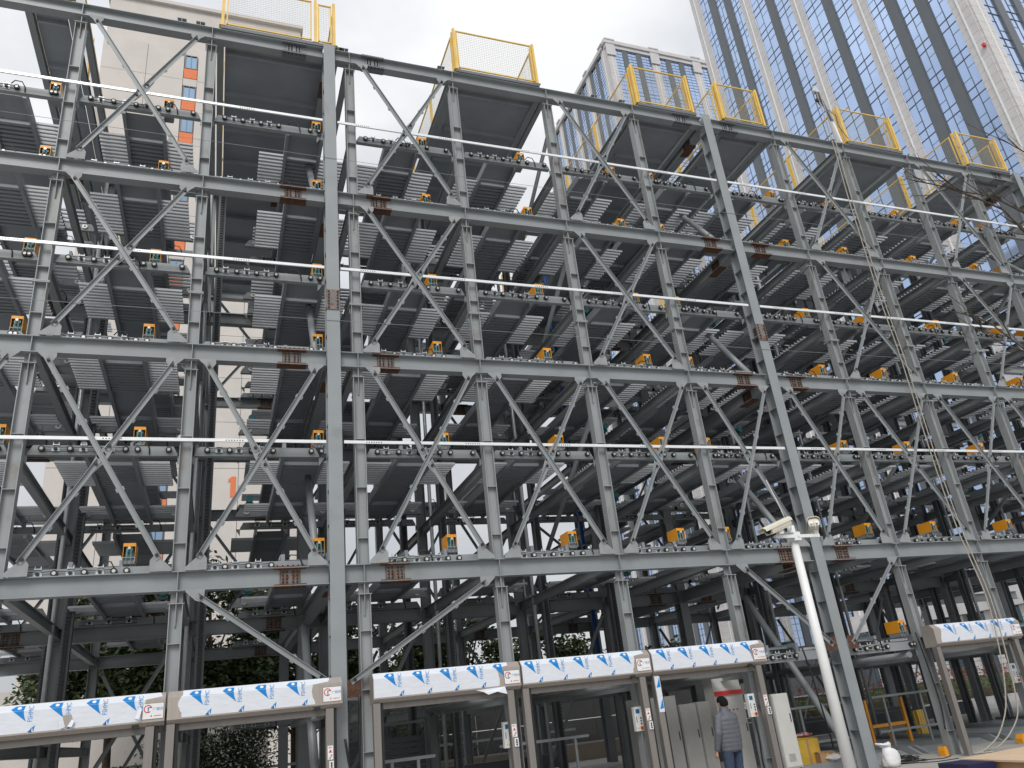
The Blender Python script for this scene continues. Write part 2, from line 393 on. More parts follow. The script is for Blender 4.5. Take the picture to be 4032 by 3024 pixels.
# ------------------------------------------------------------------ trees behind the frame
def tree(name, label, x, y, h, rad, m, seed, n=5200, zc=None, cat='tree'):
    r = random.Random(seed)
    t = thing(name, label, cat, (x, y, 0), 'trees behind the parking frame')
    tr = MB(); tr.tube([(x, y, 0), (x+r.uniform(-.1,.1), y, h*.28), (x+r.uniform(-.2,.2), y, h*.5), (x+.1, y, h*.8)], .16, 8, .05)
    cl = []
    for i in range(24):
        a = r.uniform(0, 6.28); e = r.uniform(.2, 1); rr = rad*r.uniform(.45, .95)
        c = Vector((x+math.cos(a)*rr, y+math.sin(a)*rr*.8, h*(.28+.6*e*r.uniform(.5, 1.1))))
        tr.tube([(x, y, h*r.uniform(.25, .5)), ((x+c.x)/2, (y+c.y)/2, c.z*.75), c], .06, 5, .015)
        cl.append((c, r.uniform(.5, 1.0)*rad*.48))
    build(tr, 'trunk', BARK, t)
    lf = MB()
    for i in range(n):
        c, cr = r.choice(cl)
        d = Vector((r.gauss(0, 1), r.gauss(0, 1), r.gauss(0, .8))); d = d.normalized()*cr*(r.random()**.4)
        p = c+d; s = r.uniform(.08, .16)
        a = Vector((r.gauss(0,1), r.gauss(0,1), r.gauss(0,.6))).normalized(); b = a.orthogonal().normalized()
        b = (Matrix.Rotation(r.uniform(0, 6.28), 3, a) @ b)
        lf.add([p-a*s, p-b*s*.45+a*s*.1, p+a*s*1.1, p+b*s*.45+a*s*.1], [(0,1,2,3)])
    build(lf, 'crown', m, t)
    return t
tree('broadleaf_tree', 'tall dark leafy tree seen behind the lowest beams at the far left', -3.4, 19.5, 9.0, 3.0, LEAF, 1, 17000)
tree('broadleaf_tree', 'dark green tree behind the second door bay from the left', -.4, 18.6, 8.6, 2.8, LEAF, 2, 17000)
tree('broadleaf_tree', 'dense tree behind the first bare gap right of the left plain column', 2.8, 18.2, 7.0, 2.6, LEAF, 3, 14000)
tree('broadleaf_tree', 'lighter leafy tree behind the third door hood', 6.2, 18.8, 6.4, 2.4, LEAF2, 4, 8000)
tree('broadleaf_tree', 'open crowned tree behind the fourth door hood', 9.6, 19.3, 6.3, 2.2, LEAF2, 5, 5500)
tree('broadleaf_tree', 'round green tree behind the fifth door hood', 13.2, 19.0, 5.6, 2.2, LEAF2, 6, 9000)
tree('broadleaf_tree', 'small thin tree behind the bay with the grey cabinets', 18.5, 20.0, 5.0, 1.7, LEAF, 7, 2000)
def shrub(label, x, y, h, rad, m, seed, n):
    r = random.Random(seed); t = thing('shrub', label, 'shrub', (x, y, 0), 'shrubs behind the parking frame'); st = MB(); lf = MB()
    for i in range(9):
        a = r.uniform(0, 6.28); top = (x+math.cos(a)*rad*.7, y+math.sin(a)*rad*.5, h*r.uniform(.7, 1)); st.tube([(x+r.uniform(-.1,.1), y, 0), top], .02, 4, .006)
    for i in range(n):
        p = Vector((x+r.gauss(0, .45)*rad, y+r.gauss(0, .35)*rad, h*(r.random()**.8))); s = r.uniform(.04, .085)
        a = Vector((r.gauss(0,1), r.gauss(0,1), r.gauss(0,.6))).normalized(); b = a.orthogonal().normalized()
        lf.add([p-a*s, p-b*s*.45, p+a*s, p+b*s*.45], [(0,1,2,3)])
    build(st, 'stem', BARK, t); build(lf, 'foliage', m, t)
shrub('dark bushy shrub in the second doorway from the left', -.6, 13.6, 2.1, 1.3, LEAF, 11, 5200)
shrub('dark tall shrub beside the left plain column in the second doorway', .9, 13.4, 2.9, 1.0, LEAF, 12, 4200)
shrub('dark low shrub in the leftmost doorway', -2.6, 13.6, 1.5, 1.4, LEAF, 13, 3600)
shrub('straggly shrub hanging over the railing in the third doorway', 5.6, 14.2, 2.2, 1.3, LEAF, 14, 1700)
shrub('straggly climbing shrub in the left part of the third doorway', 7.4, 14.6, 2.4, 1.2, LEAF, 15, 1400)
shrub('round green bush far behind the brown cartons', 27.0, 26.0, 2.6, 1.6, LEAF2, 16, 1800)

# far hedge and planter, low walls behind
r = random.Random(5)
def hedge(label, x0, x1, y, z0, h, m, n):
    t = thing('hedge', label, 'hedge', ((x0+x1)/2, y, 0)); lf = MB()
    for i in range(n):
        p = Vector((r.uniform(x0, x1), y+r.gauss(0, .5), z0+h*r.random()**.6)); s = r.uniform(.05, .11)
        a = Vector((r.gauss(0,1), r.gauss(0,1), r.gauss(0,1))).normalized(); b = a.orthogonal().normalized()
        lf.add([p-a*s, p-b*s*.5, p+a*s, p+b*s*.5], [(0,1,2,3)])
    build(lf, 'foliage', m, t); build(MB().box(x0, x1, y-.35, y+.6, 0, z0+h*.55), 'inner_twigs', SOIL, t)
hedge('low green clipped hedge behind the frame at far right', 22, 44, 15.2, .1, .95, HEDG, 5200)
hedge('russet leaved hedge behind the green one at far right', 24, 48, 17.6, .5, 1.1, REDLEAF, 3600)
t = thing('planter_kerb', 'pale stone kerb in front of the clipped green hedge', 'kerb', (33, 14.2, 0))
for i in range(11): build(MB().box(22+i*2.0, 23.98+i*2.0, 14.1, 14.5, 0, .28), 'kerb_stone', GRAN, t)

W = thing('low_wall', 'low stained cream wall carrying a grey railing behind the third and fourth doorways', 'wall', (8, 14, 0))
build(MB().box(1.5, 16, 14.0, 14.25, 0, .5), 'wall', WALLC, W); build(MB().box(1.45, 16.05, 13.95, 14.3, .5, .56), 'coping', CREAM, W)
F = thing('railing', 'grey metal railing with short uprights on the low cream wall', 'railing', (7, 14.1, .56))
build(MB().box(1.5, 12.0, 14.08, 14.14, .98, 1.06), 'top_rail', GALV, F); build(MB().box(1.5, 12.0, 14.08, 14.14, .86, .89), 'middle_rail', STEEL, F)
bars = MB().box(-.02,.02,-.015,.015,0,.31).mesh('railing_bar', STEEL)
for i in range(52): link('bar', bars, F, (1.6+i*.2, 14.11, .56))
H = thing('site_hoarding', 'grey sheet hoarding with dark seams behind the fourth doorway', 'hoarding', (9, 14.8, 0))
for i in range(9):
    for k in range(2): build(MB().box(4+i*1.52, 5.5+i*1.52, 14.7, 14.75, .02+k*1.3, 1.3+k*1.3), 'panel', CABD, H)
t = thing('cream_wall', 'cream rendered wall seen low down through the two leftmost doorways', 'wall', (-4, 24, 0))
build(MB().box(-14, 2.2, 24, 24.3, 0, 4.6), 'wall', CREAM, t)

# ------------------------------------------------------------------ the parking frame
CX = [-5.63, -3.127, -.626, 2.322, 4.787, 7.245, 9.711, 14.216, 16.718, 19.204, 21.693, 24.19, 26.69]   # ordinary columns
BX = [1.86, 11.97, 23.83]                     # large columns
BT = [4.32, 8.37, 12.11, 16.10]               # tops of the main beams
BH = .31
MIDT = [6.48, 10.12, 13.85]                   # tops of the roller beams between them
ST = thing('parking_frame', 'grey steel multi-storey parking frame of columns, beams and diagonal braces', 'parking structure', (9, 5.7, 0))
def part(name, me, loc=(0, 0, 0)): return link(name, me, ST, loc)
RW = [.1, 5.7, 11.4]                          # the three rows of columns

# columns of the front row, one length per storey pair, with stub, cap plate and fin
def column_mesh(z0, z1, stub=True):
    a = MB(); b = MB(); top = z1-.2 if stub else z1
    a.prism(iprof(.19, .2, .012, .012), (0, .02, z0), YV, XV, (0, 0, top-z0))
    z = z0+.45
    while z < top-.5: a.box(-.088, .088, -.068, .012, z, z+.012); z += .92
    if stub:
        b.box(-.12, .12, -.085, .12, top, top+.014); b.box(-.008, .008, -.07, .1, top+.014, z1-.014); b.box(-.11, .11, -.07, .1, z1-.014, z1-.002)
        b.box(-.09, .09, .02, .034, top+.014, z1-.014)
        a.prism([(-.075, 0), (.008, 0), (.008, -.36), (-.02, -.33)], (-.006, 0, top-.001), YV, ZV, (.012, 0, 0))
    return multi('column', [(a, COLM), (b, PRIMER)])
segs = [(0, BT[0]-BH), (BT[0], BT[1]-BH), (BT[1], BT[2]-BH), (BT[2], BT[3]-BH)]
for k, (z0, z1) in enumerate(segs):
    me = column_mesh(z0, z1)
    for x in CX: part('column', me, (x, .1, 0))
jm = MB(); jm.box(-.135, .135, -.085, .15, 0, .018); jm.box(-.135, .135, -.085, .15, .024, .042)
for sx in (-1, 1): jm.prism([(.1*sx, -.14), (.1*sx, 0), (.132*sx, 0), (.115*sx, -.12)], (0, .05, 0), XV, ZV, (0, .012, 0))
jm = multi('joint_plate', [(jm, COLM)])
for x in CX: part('joint_plate', jm, (x, .1, 9.42))
# rear rows
rc = MB(); rc.prism(iprof(.22, .22, .014, .012), (0, 0, 0), YV, XV, (0, 0, BT[3])); rcm = multi('rear_column', [(rc, STEEL)])
for y in RW[1:]:
    for x in CX: part('column', rcm, (x, y, 0))
# the large columns with bolted splices
bc = MB(); bc.prism(iprof(.25, .30, .016, .014), (0, 0, 0), XV, YV, (0, 0, BT[3]+.08))
z = .7
while z < 16: bc.box(-.115, -.01, -.13, .13, z, z+.012); bc.box(.01, .115, -.13, .13, z, z+.012); z += .62
bcm = multi('large_column', [(bc, STEEL)])
spl = MB(); bl = MB(); spl.box(-.128, .128, -.166, -.1505, -.22, .22); spl.box(-.02, -.0125, -.11, .11, -.22, .22)
for i in range(6):
    for sx in (-.085, .085): bl.cyl((sx, -.166, -.175+i*.07), (sx, -.19, -.175+i*.07), .018, n=6)
    for sy in (-.07, -.03, .03, .07): bl.cyl((-.02, sy, -.175+i*.07), (-.04, sy, -.175+i*.07), .015, n=6)
splm = multi('column_splice', [(spl, RUSTP), (bl, BOLT)])
for x in BX:
    part('large_column', bcm, (x, .1, 0)); part('column_splice', splm, (x, .1, 9.46))
    for y in RW[1:]: part('large_column', bcm, (x, y, 0))

# main beams
def beamlen(x0, x1, zt, y, name='beam'):
    q = MB(); q.prism(iprof(.2, BH, .014, .01), (x0, y, zt-BH/2), YV, ZV, (x1-x0, 0, 0)); return part(name, q.mesh(name, STEEL))
spans = [(-8, 1.735), (1.985, 11.845), (12.095, 23.705), (23.955, 32)]
for zt in BT:
    for a, b in spans: beamlen(a, b, zt, .1)
    for y in RW[1:]: beamlen(-8, 32, zt, y, 'rear_beam')
    q = MB()
    for x in CX: q.box(x-.006, x+.006, .003, .094, zt-BH+.015, zt-.015)
    build(q, 'web_stiffener', STEEL, ST)
# beam splices
sp = MB(); pl = MB(); bo = MB()
pl.box(-.16, .16, -.02, -.0055, -.115, .115)
for s_ in (-1, 1):
    sp.box(-.26, .26, -.105, .105, s_*(BH/2)+(.001 if s_ > 0 else -.013), s_*(BH/2)+(.013 if s_ > 0 else -.001))
    sp.box(-.26, .26, -.105, -.012, s_*(BH/2-.014)-(.013 if s_ > 0 else -.001), s_*(BH/2-.014)-(.001 if s_ > 0 else -.013))
    for i in range(6): bo.cyl((-.21+i*.084, -.075, s_*(BH/2+.013)), (-.21+i*.084, -.075, s_*(BH/2+.035)), .015, n=6)
for ed in (-.165, .155): sp.box(ed, ed+.01, -.022, -.0055, -.125, .125)
for i in (-.115, -.05, .05, .115):
    for k in range(4): bo.cyl((i, -.02, -.084+k*.056), (i, -.045, -.084+k*.056), .017, n=6)
spm = [multi('beam_splice', [(pl, RUSTP), (sp, RUST), (bo, BOLT)]), multi('beam_splice_dark', [(pl, STEEL), (sp, STEELD), (bo, BOLT)])]
for zi, zt in enumerate(BT):
    for x in (1.10, 2.87, 11.22, 12.72, 23.05, 24.6): part('beam_splice', spm[1 if zi == 3 else 0], (x, .1, zt-BH/2))
    for y in RW[1:]:
        for x in (-4.0, 1.2, 7.9, 11.2, 12.8, 17.9): part('beam_splice', spm[0], (x, y, zt-BH/2))

# braces: angle with one lip, batten tabs, bolted to gusset plates
def brace(p0, p1, y, m=STEEL, name='brace', batt=True):
    p0, p1 = Vector((p0[0], 0, p0[1])), Vector((p1[0], 0, p1[1])); d = (p1-p0).normalized(); n = Vector((-d.z, 0, d.x))
    if n.z < 0: n = -n
    q = MB(); q.prism([(-.042, 0), (.042, 0), (.042, -.05), (.034, -.05), (.034, -.009), (-.042, -.009)], p0+YV*y, n, YV, p1-p0)
    b = MB(); L = (p1-p0).length
    if batt:
        k = max(1, int(L/.75))
        for i in range(1, k+1):
            c = p0+d*(L*i/(k+1))+YV*(y+.002); q.prism([(-.065, -.035), (.065, -.035), (.065, .035), (-.065, .035)], c, n, d, YV*.008)
    for e, sg in ((p0, 1), (p1, -1)):
        c = e+d*(.075*sg); b.cyl(c+YV*(y-.010), c+YV*(y-.04), .026, n=6)
    return part(name, multi(name, [(q, m), (b, BOLT)]))
GL = [(.10, 0), (.42, 0), (.42, .18), (.36, .26), (.28, .22), (.10, .05)]
GU = [(.13, 0), (.41, 0), (.41, -.09), (.35, -.19), (.28, -.17), (.13, -.03)]
def gus(prof, flip):
    pr = [(-a, b) for a, b in prof][::-1] if flip else prof
    return MB().prism(pr, (0, 0, 0), XV, ZV, (0, .012, 0)).mesh('gusset_plate', PRIMER)
gm = {(k, f): gus(p_, f) for k, p_ in (('l', GL), ('u', GU)) for f in (0, 1)}
YB = -.035                                     # the face of the front braces
def xbrace(xl, xr, zb, zt, rising=False):
    part('gusset_plate', gm['l', 0], (xl, YB, zb)); part('gusset_plate', gm['l', 1], (xr, YB, zb))
    part('gusset_plate', gm['u', 0], (xl, YB, zt)); part('gusset_plate', gm['u', 1], (xr, YB, zt))
    a, b = (xl+.29, zb+.19), (xr-.26, zt-.10); c, d = (xr-.29, zb+.19), (xl+.26, zt-.10)
    if not rising: a, b, c, d = c, d, a, b
    brace(a, b, YB)
    cx = Vector((c[0], c[1])); dx = Vector((d[0], d[1])); m_ = (cx+dx)/2; u = (dx-cx).normalized()*.10
    brace(c, tuple(m_-u), YB-.001); brace(tuple(m_+u), d, YB-.001)
    q = MB(); n = Vector((-u.y, u.x))
    q.prism([tuple(m_+u*3.2+n*.5), tuple(m_+n*.9), tuple(m_-u*3.2+n*.5), tuple(m_-u*3.2-n*.5), tuple(m_-n*.9), tuple(m_+u*3.2-n*.5)], (0, YB+.002, 0), XV, ZV, (0, .009, 0))
    part('gusset_plate', q.mesh('gusset_plate', PRIMER))
def bb(i): return BT[i]-BH
for k in (1, 2):
    for xl, xr in ((CX[1], CX[2]), (CX[3], CX[4]), (CX[5], CX[6]), (CX[7], CX[8]), (CX[9], CX[10]), (CX[11], CX[12])): xbrace(xl, xr, BT[k], bb(k+1))
for xl, xr in ((CX[0], CX[1]), (CX[1], CX[2]), (CX[2], 1.80), (CX[3], CX[4]), (CX[4], CX[5]), (CX[5], CX[6]), (CX[6], 11.9), (12.05, CX[7]), (CX[7], CX[8]), (CX[8], CX[9]), (CX[9], CX[10]), (CX[10], 23.8)): xbrace(xl, xr, BT[0], bb(1), xl in (CX[2], CX[3], CX[6], CX[7], CX[9]))
for a, b, xu, fu in (((CX[2]+.3, 3.92), (1.64, 2.5), CX[2], 0), ((CX[4]-.3, 3.92), (2.05, 2.42), CX[4], 1), ((CX[6]+.3, 3.92), (11.75, 2.3), CX[6], 0), ((CX[7]-.3, 3.92), (12.25, 2.3), CX[7], 1)):
    brace(a, b, YB); part('gusset_plate', gm['u', fu], (xu, YB, bb(0)))
gp_ = MB().box(-.12, .12, 0, .012, -.12, .14).mesh('gusset_plate', RUST)
for x in (1.63, 2.08, 11.72, 12.27): part('gusset_plate', gp_, (x, YB, 2.32))
# rear bracing
for y in (11.3,):
    for k, (zb, zt) in enumerate(((BT[0], bb(1)), (BT[1], bb(2)), (BT[2], bb(3)), (0, bb(0)))):
        for i in range(0, 12):
            if (i+k) % 2 == 0 or k == 0:
                brace((CX[i]+.2, zb+.1), (CX[i+1]-.2, zt-.1), y, STEEL, 'rear_brace', False); brace((CX[i+1]-.2, zb+.1), (CX[i]+.2, zt-.1), y+.02, STEEL, 'rear_brace', False)
for i in (1, 3, 5, 8):
    brace((CX[i]+.2, .3), (CX[i+1]-.2, bb(0)-.1), 5.6, STEEL, 'rear_brace', False)

# beams and tubes running in depth
dbm = multi('depth_beam', [(MB().prism(iprof(.2, .30, .014, .01), (0, .22, -BH/2), XV, ZV, (0, 11.1, 0)), STEEL)])
dsm = multi('depth_joist', [(MB().prism(iprof(.12, .2, .01, .008), (0, .22, -.12), XV, ZV, (0, 11.1, 0)), STEEL)])
spd = MB(); spd.box(-.115, .115, -.25, .25, -.18, -.158); spd.box(-.024, -.007, -.16, .16, -.12, .12); bo = MB()
for i in (-.11, -.05, .05, .11):
    for k in range(4): bo.cyl((-.024, i, -.084+k*.056), (-.045, i, -.084+k*.056), .017, n=6)
spd = multi('depth_splice', [(spd, RUST), (bo, BOLT)])
for zt in BT:
    for x in BX: part('depth_beam', dbm, (x, 0, zt-.001)); part('beam_splice', spd, (x, 1.0, zt-BH/2))
    for x in CX: part('depth_joist', dsm, (x, 0, zt-.003))
for zt in MIDT+[2.25]:
    for x in CX: part('depth_joist', dsm, (x, 0, zt-.17))
tb = MB().tube([(0, .25, .5), (0, 2.4, 3.65)], .075, 10); tb2 = MB().tube([(0, .22, -.05), (0, 1.75, 2.1)], .07, 10)
tbm = multi('tube_brace', [(tb, STEEL)]); tbm2 = multi('tube_brace_short', [(tb2, STEEL)])
for x in BX:
    part('tube_brace', tbm, (x-.3, 0, 0))
    for zt in BT[:3]: part('tube_brace', tbm2, (x-.3, 0, zt))
for i in (5, 8, 10):
    for zt in BT[:3]: part('tube_brace', multi('tube_brace_long', [(MB().tube([(0, 5.5, 0), (0, .4, 3.4)], .055, 8), STEEL)]), (CX[i]+.25, 0, zt))

# ------------------------------------------------------------------ roller beams, drives, zinc rails
BAYS = [(-5.63, -3.127), (-3.127, -.626), (-.626, 1.735), (2.322, 4.787), (4.787, 7.245), (7.245, 9.711), (9.711, 11.845), (12.095, 14.216), (14.216, 16.718), (16.718, 19.204), (19.204, 21.693), (21.693, 23.705), (24.19, 26.69)]
MOT = [-3.49, -1.40, 1.62, 4.04, 6.51, 8.99, 10.11, 14.0, 16.0, 18.52, 21.0, 22.1, 25.9]
PC = [-4.38, -1.876, 1.38, 3.555, 6.02, 8.48, 10.92, 13.02, 15.47, 17.96, 20.45, 22.75, 25.44]
rol = MB(); cap = MB(); rol.cyl((0, 0, 0), (0, -.055, 0), .05, n=14); cap.cyl((0, -.055, 0), (0, -.062, 0), .027, n=10)
rolm = multi('roller', [(rol, BLACK), (cap, CHROME)])
mo = MB(); mc = MB(); ch = MB()
mo.cyl((0, .02, 0), (0, .30, -.01), .062, n=12); mo.prism([(-.085, -.16), (.085, -.16), (.06, .03), (-.06, .03)], (0, .06, 0), XV, ZV, (0, .14, 0)); mo.cyl((0, .30, -.01), (0, .40, -.01), .05, n=10)
mc.cyl((0, .02, .01), (0, -.035, .01), .027, n=12)
ch.tube([(-.03, -.02, 0), (-.045, -.03, -.33)], .008, 4); ch.tube([(.03, -.02, 0), (.045, -.03, -.33)], .008, 4)
ch.box(-.11, .11, -.02, .01, -.165, -.15); ch.box(-.11, -.095, -.02, .01, -.24, -.15); ch.box(.095, .11, -.02, .01, -.24, -.15); ch.box(-.1, .1, .02, .36, -.26, -.165)
mom = multi('drive_motor', [(mo, TEAL), (mc, CHROME), (ch, STEEL)])
cv = MB(); cv.box(-.105, .105, -.01, .42, .085, .10); cv.box(-.105, -.097, -.01, .42, -.17, .0849); cv.box(.097, .105, -.01, .42, -.17, .0849); cv.box(-.0969, .0969, .41, .42, -.17, .0849); cv.box(-.0969, .0969, -.01, 0, .04, .0849)
cvm = multi('motor_cover', [(cv, ORG)])
def rbeam_mesh(L, h, seed):
    r = random.Random(seed); b = MB(); k = MB(); c = MB(); hw = L/2
    b.prism([(-hw, -h), (hw, -h), (hw, -h+.03), (hw-.07, 0), (-hw+.07, 0), (-hw, -h+.03)], (0, 0, 0), XV, ZV, (0, .10, 0))
    for sx in (-1, 1): b.prism([(sx*hw, -h), (sx*(hw+.09), -h), (sx*(hw+.09), -h-.02), (sx*hw, -h-.16)], (0, .03, 0), XV, ZV, (0, .012, 0))
    n = 4; x0 = -hw+.2; stp = (L-1.0)/(n-1); rp = [x0+i*stp for i in range(n)]
    for i in range(n-1):
        xm = (rp[i]+rp[i+1])/2+r.uniform(-.03, .03)
        k.box(xm-.06, xm+.06, -.012, -.001, -.115, -.035)
        for s_ in (-.04, .04): k.cyl((xm+s_, -.006, -.035), (xm+s_, -.006, .05), .007, n=5)
        k.box(xm-.05, xm+.05, -.02, -.002, .0, .012); c.cyl((xm, -.012, -.07), (xm, -.045, -.07), .028, n=10)
        c.tube([(rp[i], -.03, -.035), (xm, -.035, -.05), (rp[i+1], -.03, -.035)], .006, 4)
    c.tube([(rp[0], -.03, -.115), (rp[-1], -.03, -.115)], .006, 4)
    xa = r.uniform(-.3, .5); c.tube([(xa, -.01, .02), (xa+.06, -.03, .09), (xa+.18, -.03, .08), (xa+.24, -.02, -.03), (xa+.25, -.01, -.15)], .011, 5)
    return multi('roller_beam', [(b, STEEL), (k, GALV), (c, BLACK)]), rp
LEV = [(2.25, .17, .16)]+[(t+.13, .13, .15) for t in BT[:3]]+[(t, .165, .2) for t in MIDT]
LEV.sort()
for li, (zt, h, yb) in enumerate(LEV):
    for bi, (xl, xr) in enumerate(BAYS):
        if zt < 3 and bi not in (6, 7, 8): continue
        L = xr-xl-.27; me, rp = rbeam_mesh(L, h, li*20+bi)
        o = part('roller_beam', me, ((xl+xr)/2, yb, zt))
        for x in rp+[MOT[bi]-(xl+xr)/2+.02, L/2-.14]:
            if abs(x) < L/2+.05: c = sub(o, 'roller', rolm); c.location = (x, 0, -.07)
        if zt < 3 and bi != 7: continue
        m_ = part('drive_motor', mom, (MOT[bi], .45 if zt > 3 else .3, zt+.35)); m_.scale = (.88, .92, .92); sub(m_, 'motor_cover', cvm)
for zt in (6.53, 10.205, 13.95):
    for a, b in ((-8, 1.70), (2.02, 11.80), (12.14, 23.66), (24.0, 31)):
        q = MB(); q.box(a, b, -.03, .0, zt-.028, zt+.028); d = MB(); x = a+.4
        while x < b-.5:
            for i in range(7): d.box(x+i*.045, x+i*.045+.02, -.0315, -.0301, zt-.012, zt+.006)
            x += 1.9
        part('zinc_rail', multi('zinc_rail', [(q, RAILM), (d, BLACK)]))
for (za, zb) in ((12.98, 12.9), (9.05, 9.0)):
    part('safety_wire', multi('safety_wire', [(MB().tube([(-8, -.06, za), (-2, -.06, za-.05), (4, -.06, zb), (11.8, -.06, zb), (20, -.06, za-.02), (30, -.06, zb)], .0045, 4), STEEL)]))

# carriage beams with white discs at the back of each bay, and the lift masts with chain racks
cb_ = MB(); cb_.prism([(-1.1, -.2), (1.1, -.2), (1.1, -.16), (1.0, 0), (-1.0, 0), (-1.1, -.16)], (0, 0, 0), XV, ZV, (0, .09, 0)); cb_.box(-.55, .55, -.012, -.001, -.19, -.04)
for sx in (-.5, -.1, .3): cb_.box(sx, sx+.012, -.03, -.012, -.19, -.03)
di = MB()
for sx in (-.86, .86): di.cyl((sx, -.001, -.09), (sx, -.03, -.09), .065, n=14)
bt_ = MB()
for sx in (-.86, .86): bt_.cyl((sx, -.03, -.09), (sx, -.04, -.09), .02, n=6)
cbm = multi('carriage_beam', [(cb_, STEEL), (di, CHROME), (bt_, STEELD)])
cb4 = MB(); cb4.prism([(-1.1, -.2), (1.1, -.2), (1.1, -.16), (1.0, 0), (-1.0, 0), (-1.1, -.16)], (0, 0, 0), XV, ZV, (0, .09, 0)); di = MB()
for i in range(5): di.cyl((-.9+i*.45, -.001, -.09), (-.9+i*.45, -.03, -.09), .06, n=14)
cbm4 = multi('carriage_beam_discs', [(cb4, STEEL), (di, CHROME)])
gmm = MB(); gmm.cyl((0, 0, 0), (0, .3, .02), .075, n=12); gmm.cyl((0, -.05, 0), (0, 0, 0), .085, n=12); gmm.box(-.09, .09, .05, .25, -.12, -.06)
gmm = multi('lift_motor', [(gmm, TEAL)])
for li, (zt, h, yb) in enumerate(LEV):
    for bi, x in enumerate(PC):
        part('carriage_beam', cbm4 if bi in (4, 9) else cbm, (x, 5.05, zt+.22))
        if bi % 3 != 1 or li < 2: part('lift_motor', gmm, (x+(.75 if bi % 2 else -.8), 5.0, zt+.42))
        q = BAYS[bi]; L = min(2.2, q[1]-q[0]-.4)
        if li > 0 or bi in (1, 2): 
            me = RB2.get(round(L, 2)) if 'RB2' in globals() else None
            if me is None:
                RB2 = globals().setdefault('RB2', {}); me = rbeam_mesh(L, .15, 400+bi)[0]; RB2[round(L, 2)] = me
            part('roller_beam', me, (x, 5.5, zt)); 
            if bi % 2 == 0: part('roller_beam', me, (x, 11.2, zt))
mast = MB(); mast.prism([(-.09, 0), (.09, 0), (.09, .16), (.07, .16), (.07, .02), (-.07, .02), (-.07, .16), (-.09, .16)], (0, 0, 0), XV, YV, (0, 0, 15.6))
rk = MB(); rk.box(-.035, .035, -.03, -.001, 0, 15.6); z = .05
while z < 15.5: rk.box(-.045, .045, -.05, -.031, z, z+.035); z += .075
mastm = multi('lift_mast', [(mast, STEELD), (rk, DARKG)])
pipe = multi('guide_pipe', [(MB().tube([(0, 0, 0), (0, 0, 15.5)], .045, 10), GALV)])
for i, x in enumerate(CX):
    part('lift_mast', mastm, (x+(.30 if i < 6 else -.30), 4.7, 0)); part('guide_pipe', pipe, (x+(.02 if i < 6 else -.02), 4.78, 0))
    part('lift_mast', mastm, (x+(-.3 if i < 6 else .3), 6.4, 0))
part('cable_conduit', multi('cable_conduit', [(MB().box(-.05, .05, -.03, .03, 0, 12.5), BLUEP)]), (9.45, 6.1, 2.6))

for x0_, x1_, y_ in ((12.4, 23, 7.2), (14.6, 23, 9.8), (2.6, 9.2, 9.0)):
    part('floor_beam', MB().box(x0_, x1_, y_, y_+.2, .22, .58).mesh('floor_beam', STEELD))
# ------------------------------------------------------------------ roof decks
def deck(x0, x1, y1=11.2):
    zc = 16.0; q = MB(); q.box(x0+.1, x1-.1, .25, y1, zc-.03, zc-.02)
    o = build(q, 'roof_deck', PALM, ST)
    y = .45; rb_ = MB().box(x0+.12, x1-.12, 0, .06, zc-.14, zc-.0301).mesh('deck_rib', PALM)
    while y < y1: sub(o, 'deck_rib', rb_).location = (0, y, 0); y += 1.25
    for x in (x0, x1): sub(o, 'edge_beam', MB().prism(iprof(.13, .2, .01, .008), (x, .24, zc-.03), XV, ZV, (0, y1-.24, 0)).mesh('edge_beam', STEEL))
    fr = MB(); fr.box(x0, x1, -.02, .04, 16.115, 16.2); sub(o, 'deck_curb', fr.mesh('deck_curb', STEELD))
DECKS = [(-4.14, -3.35), (-.46, 2.02), (4.9, 7.08), (9.9, 11.68), (12.6, 14.04), (16.95, 19.05), (21.8, 23.6)]
for a, b in DECKS: deck(a, b)
sh = MB(); sh.box(-.09, .09, -.0, .16, 0, .012); sh.box(-.09, .09, 0, .16, .11, .122); sh.box(-.006, .006, .0, .16, .012, .11)
shm = multi('roof_stub', [(sh, STEEL)])
for x in CX+[-1.0, 6.9, 8.9]: part('roof_stub', shm, (x-.25, .02, BT[3]+.002))
for x in (CX[2]+.35, CX[3]-.1): part('roof_stub', shm, (x, .02, BT[3]+.002))

# ------------------------------------------------------------------ car pallets with comb teeth
def sheet(y0, y1, w, z, sag=0., n=6):
    q = MB(); pts = [(y0+(y1-y0)*i/n, z-sag*math.sin(math.pi*i/n)) for i in range(n+1)]
    prof = pts+[(y, zz+.006) for y, zz in pts[::-1]]
    return q.prism(prof, (-w, 0, 0), YV, ZV, (2*w, 0, 0))
def corr(y0, y1, w, z, pitch=.132, h=.10):
    pts = []; y = y0
    while y < y1-.05: pts += [(y, z+h), (y+.045, z+h), (y+.05, z), (y+pitch-.005, z)]; y += pitch
    prof = pts+[(a, b+.006) for a, b in pts[::-1]]
    return MB().prism(prof, (-w, 0, 0), YV, ZV, (2*w, 0, 0))
PB = [('side_beam', MB().box(-.40, -.335, .42, 5.5, .0, .19).mesh('side_beam', PALM)), ('side_beam', MB().box(.335, .40, .42, 5.5, .0, .19).mesh('side_beam_b', PALM)),
      ('front_plate', sheet(.50, 1.20, .334, .10, -.05).mesh('front_plate', PALM)), ('ribbed_plate', corr(1.22, 2.66, .334, .05).mesh('ribbed_plate', PALM)),
      ('middle_plate', sheet(2.68, 4.14, .334, .12, .06).mesh('middle_plate', PALM)), ('ribbed_plate', corr(4.16, 5.4, .334, .05).mesh('ribbed_plate_rear', PALM))]
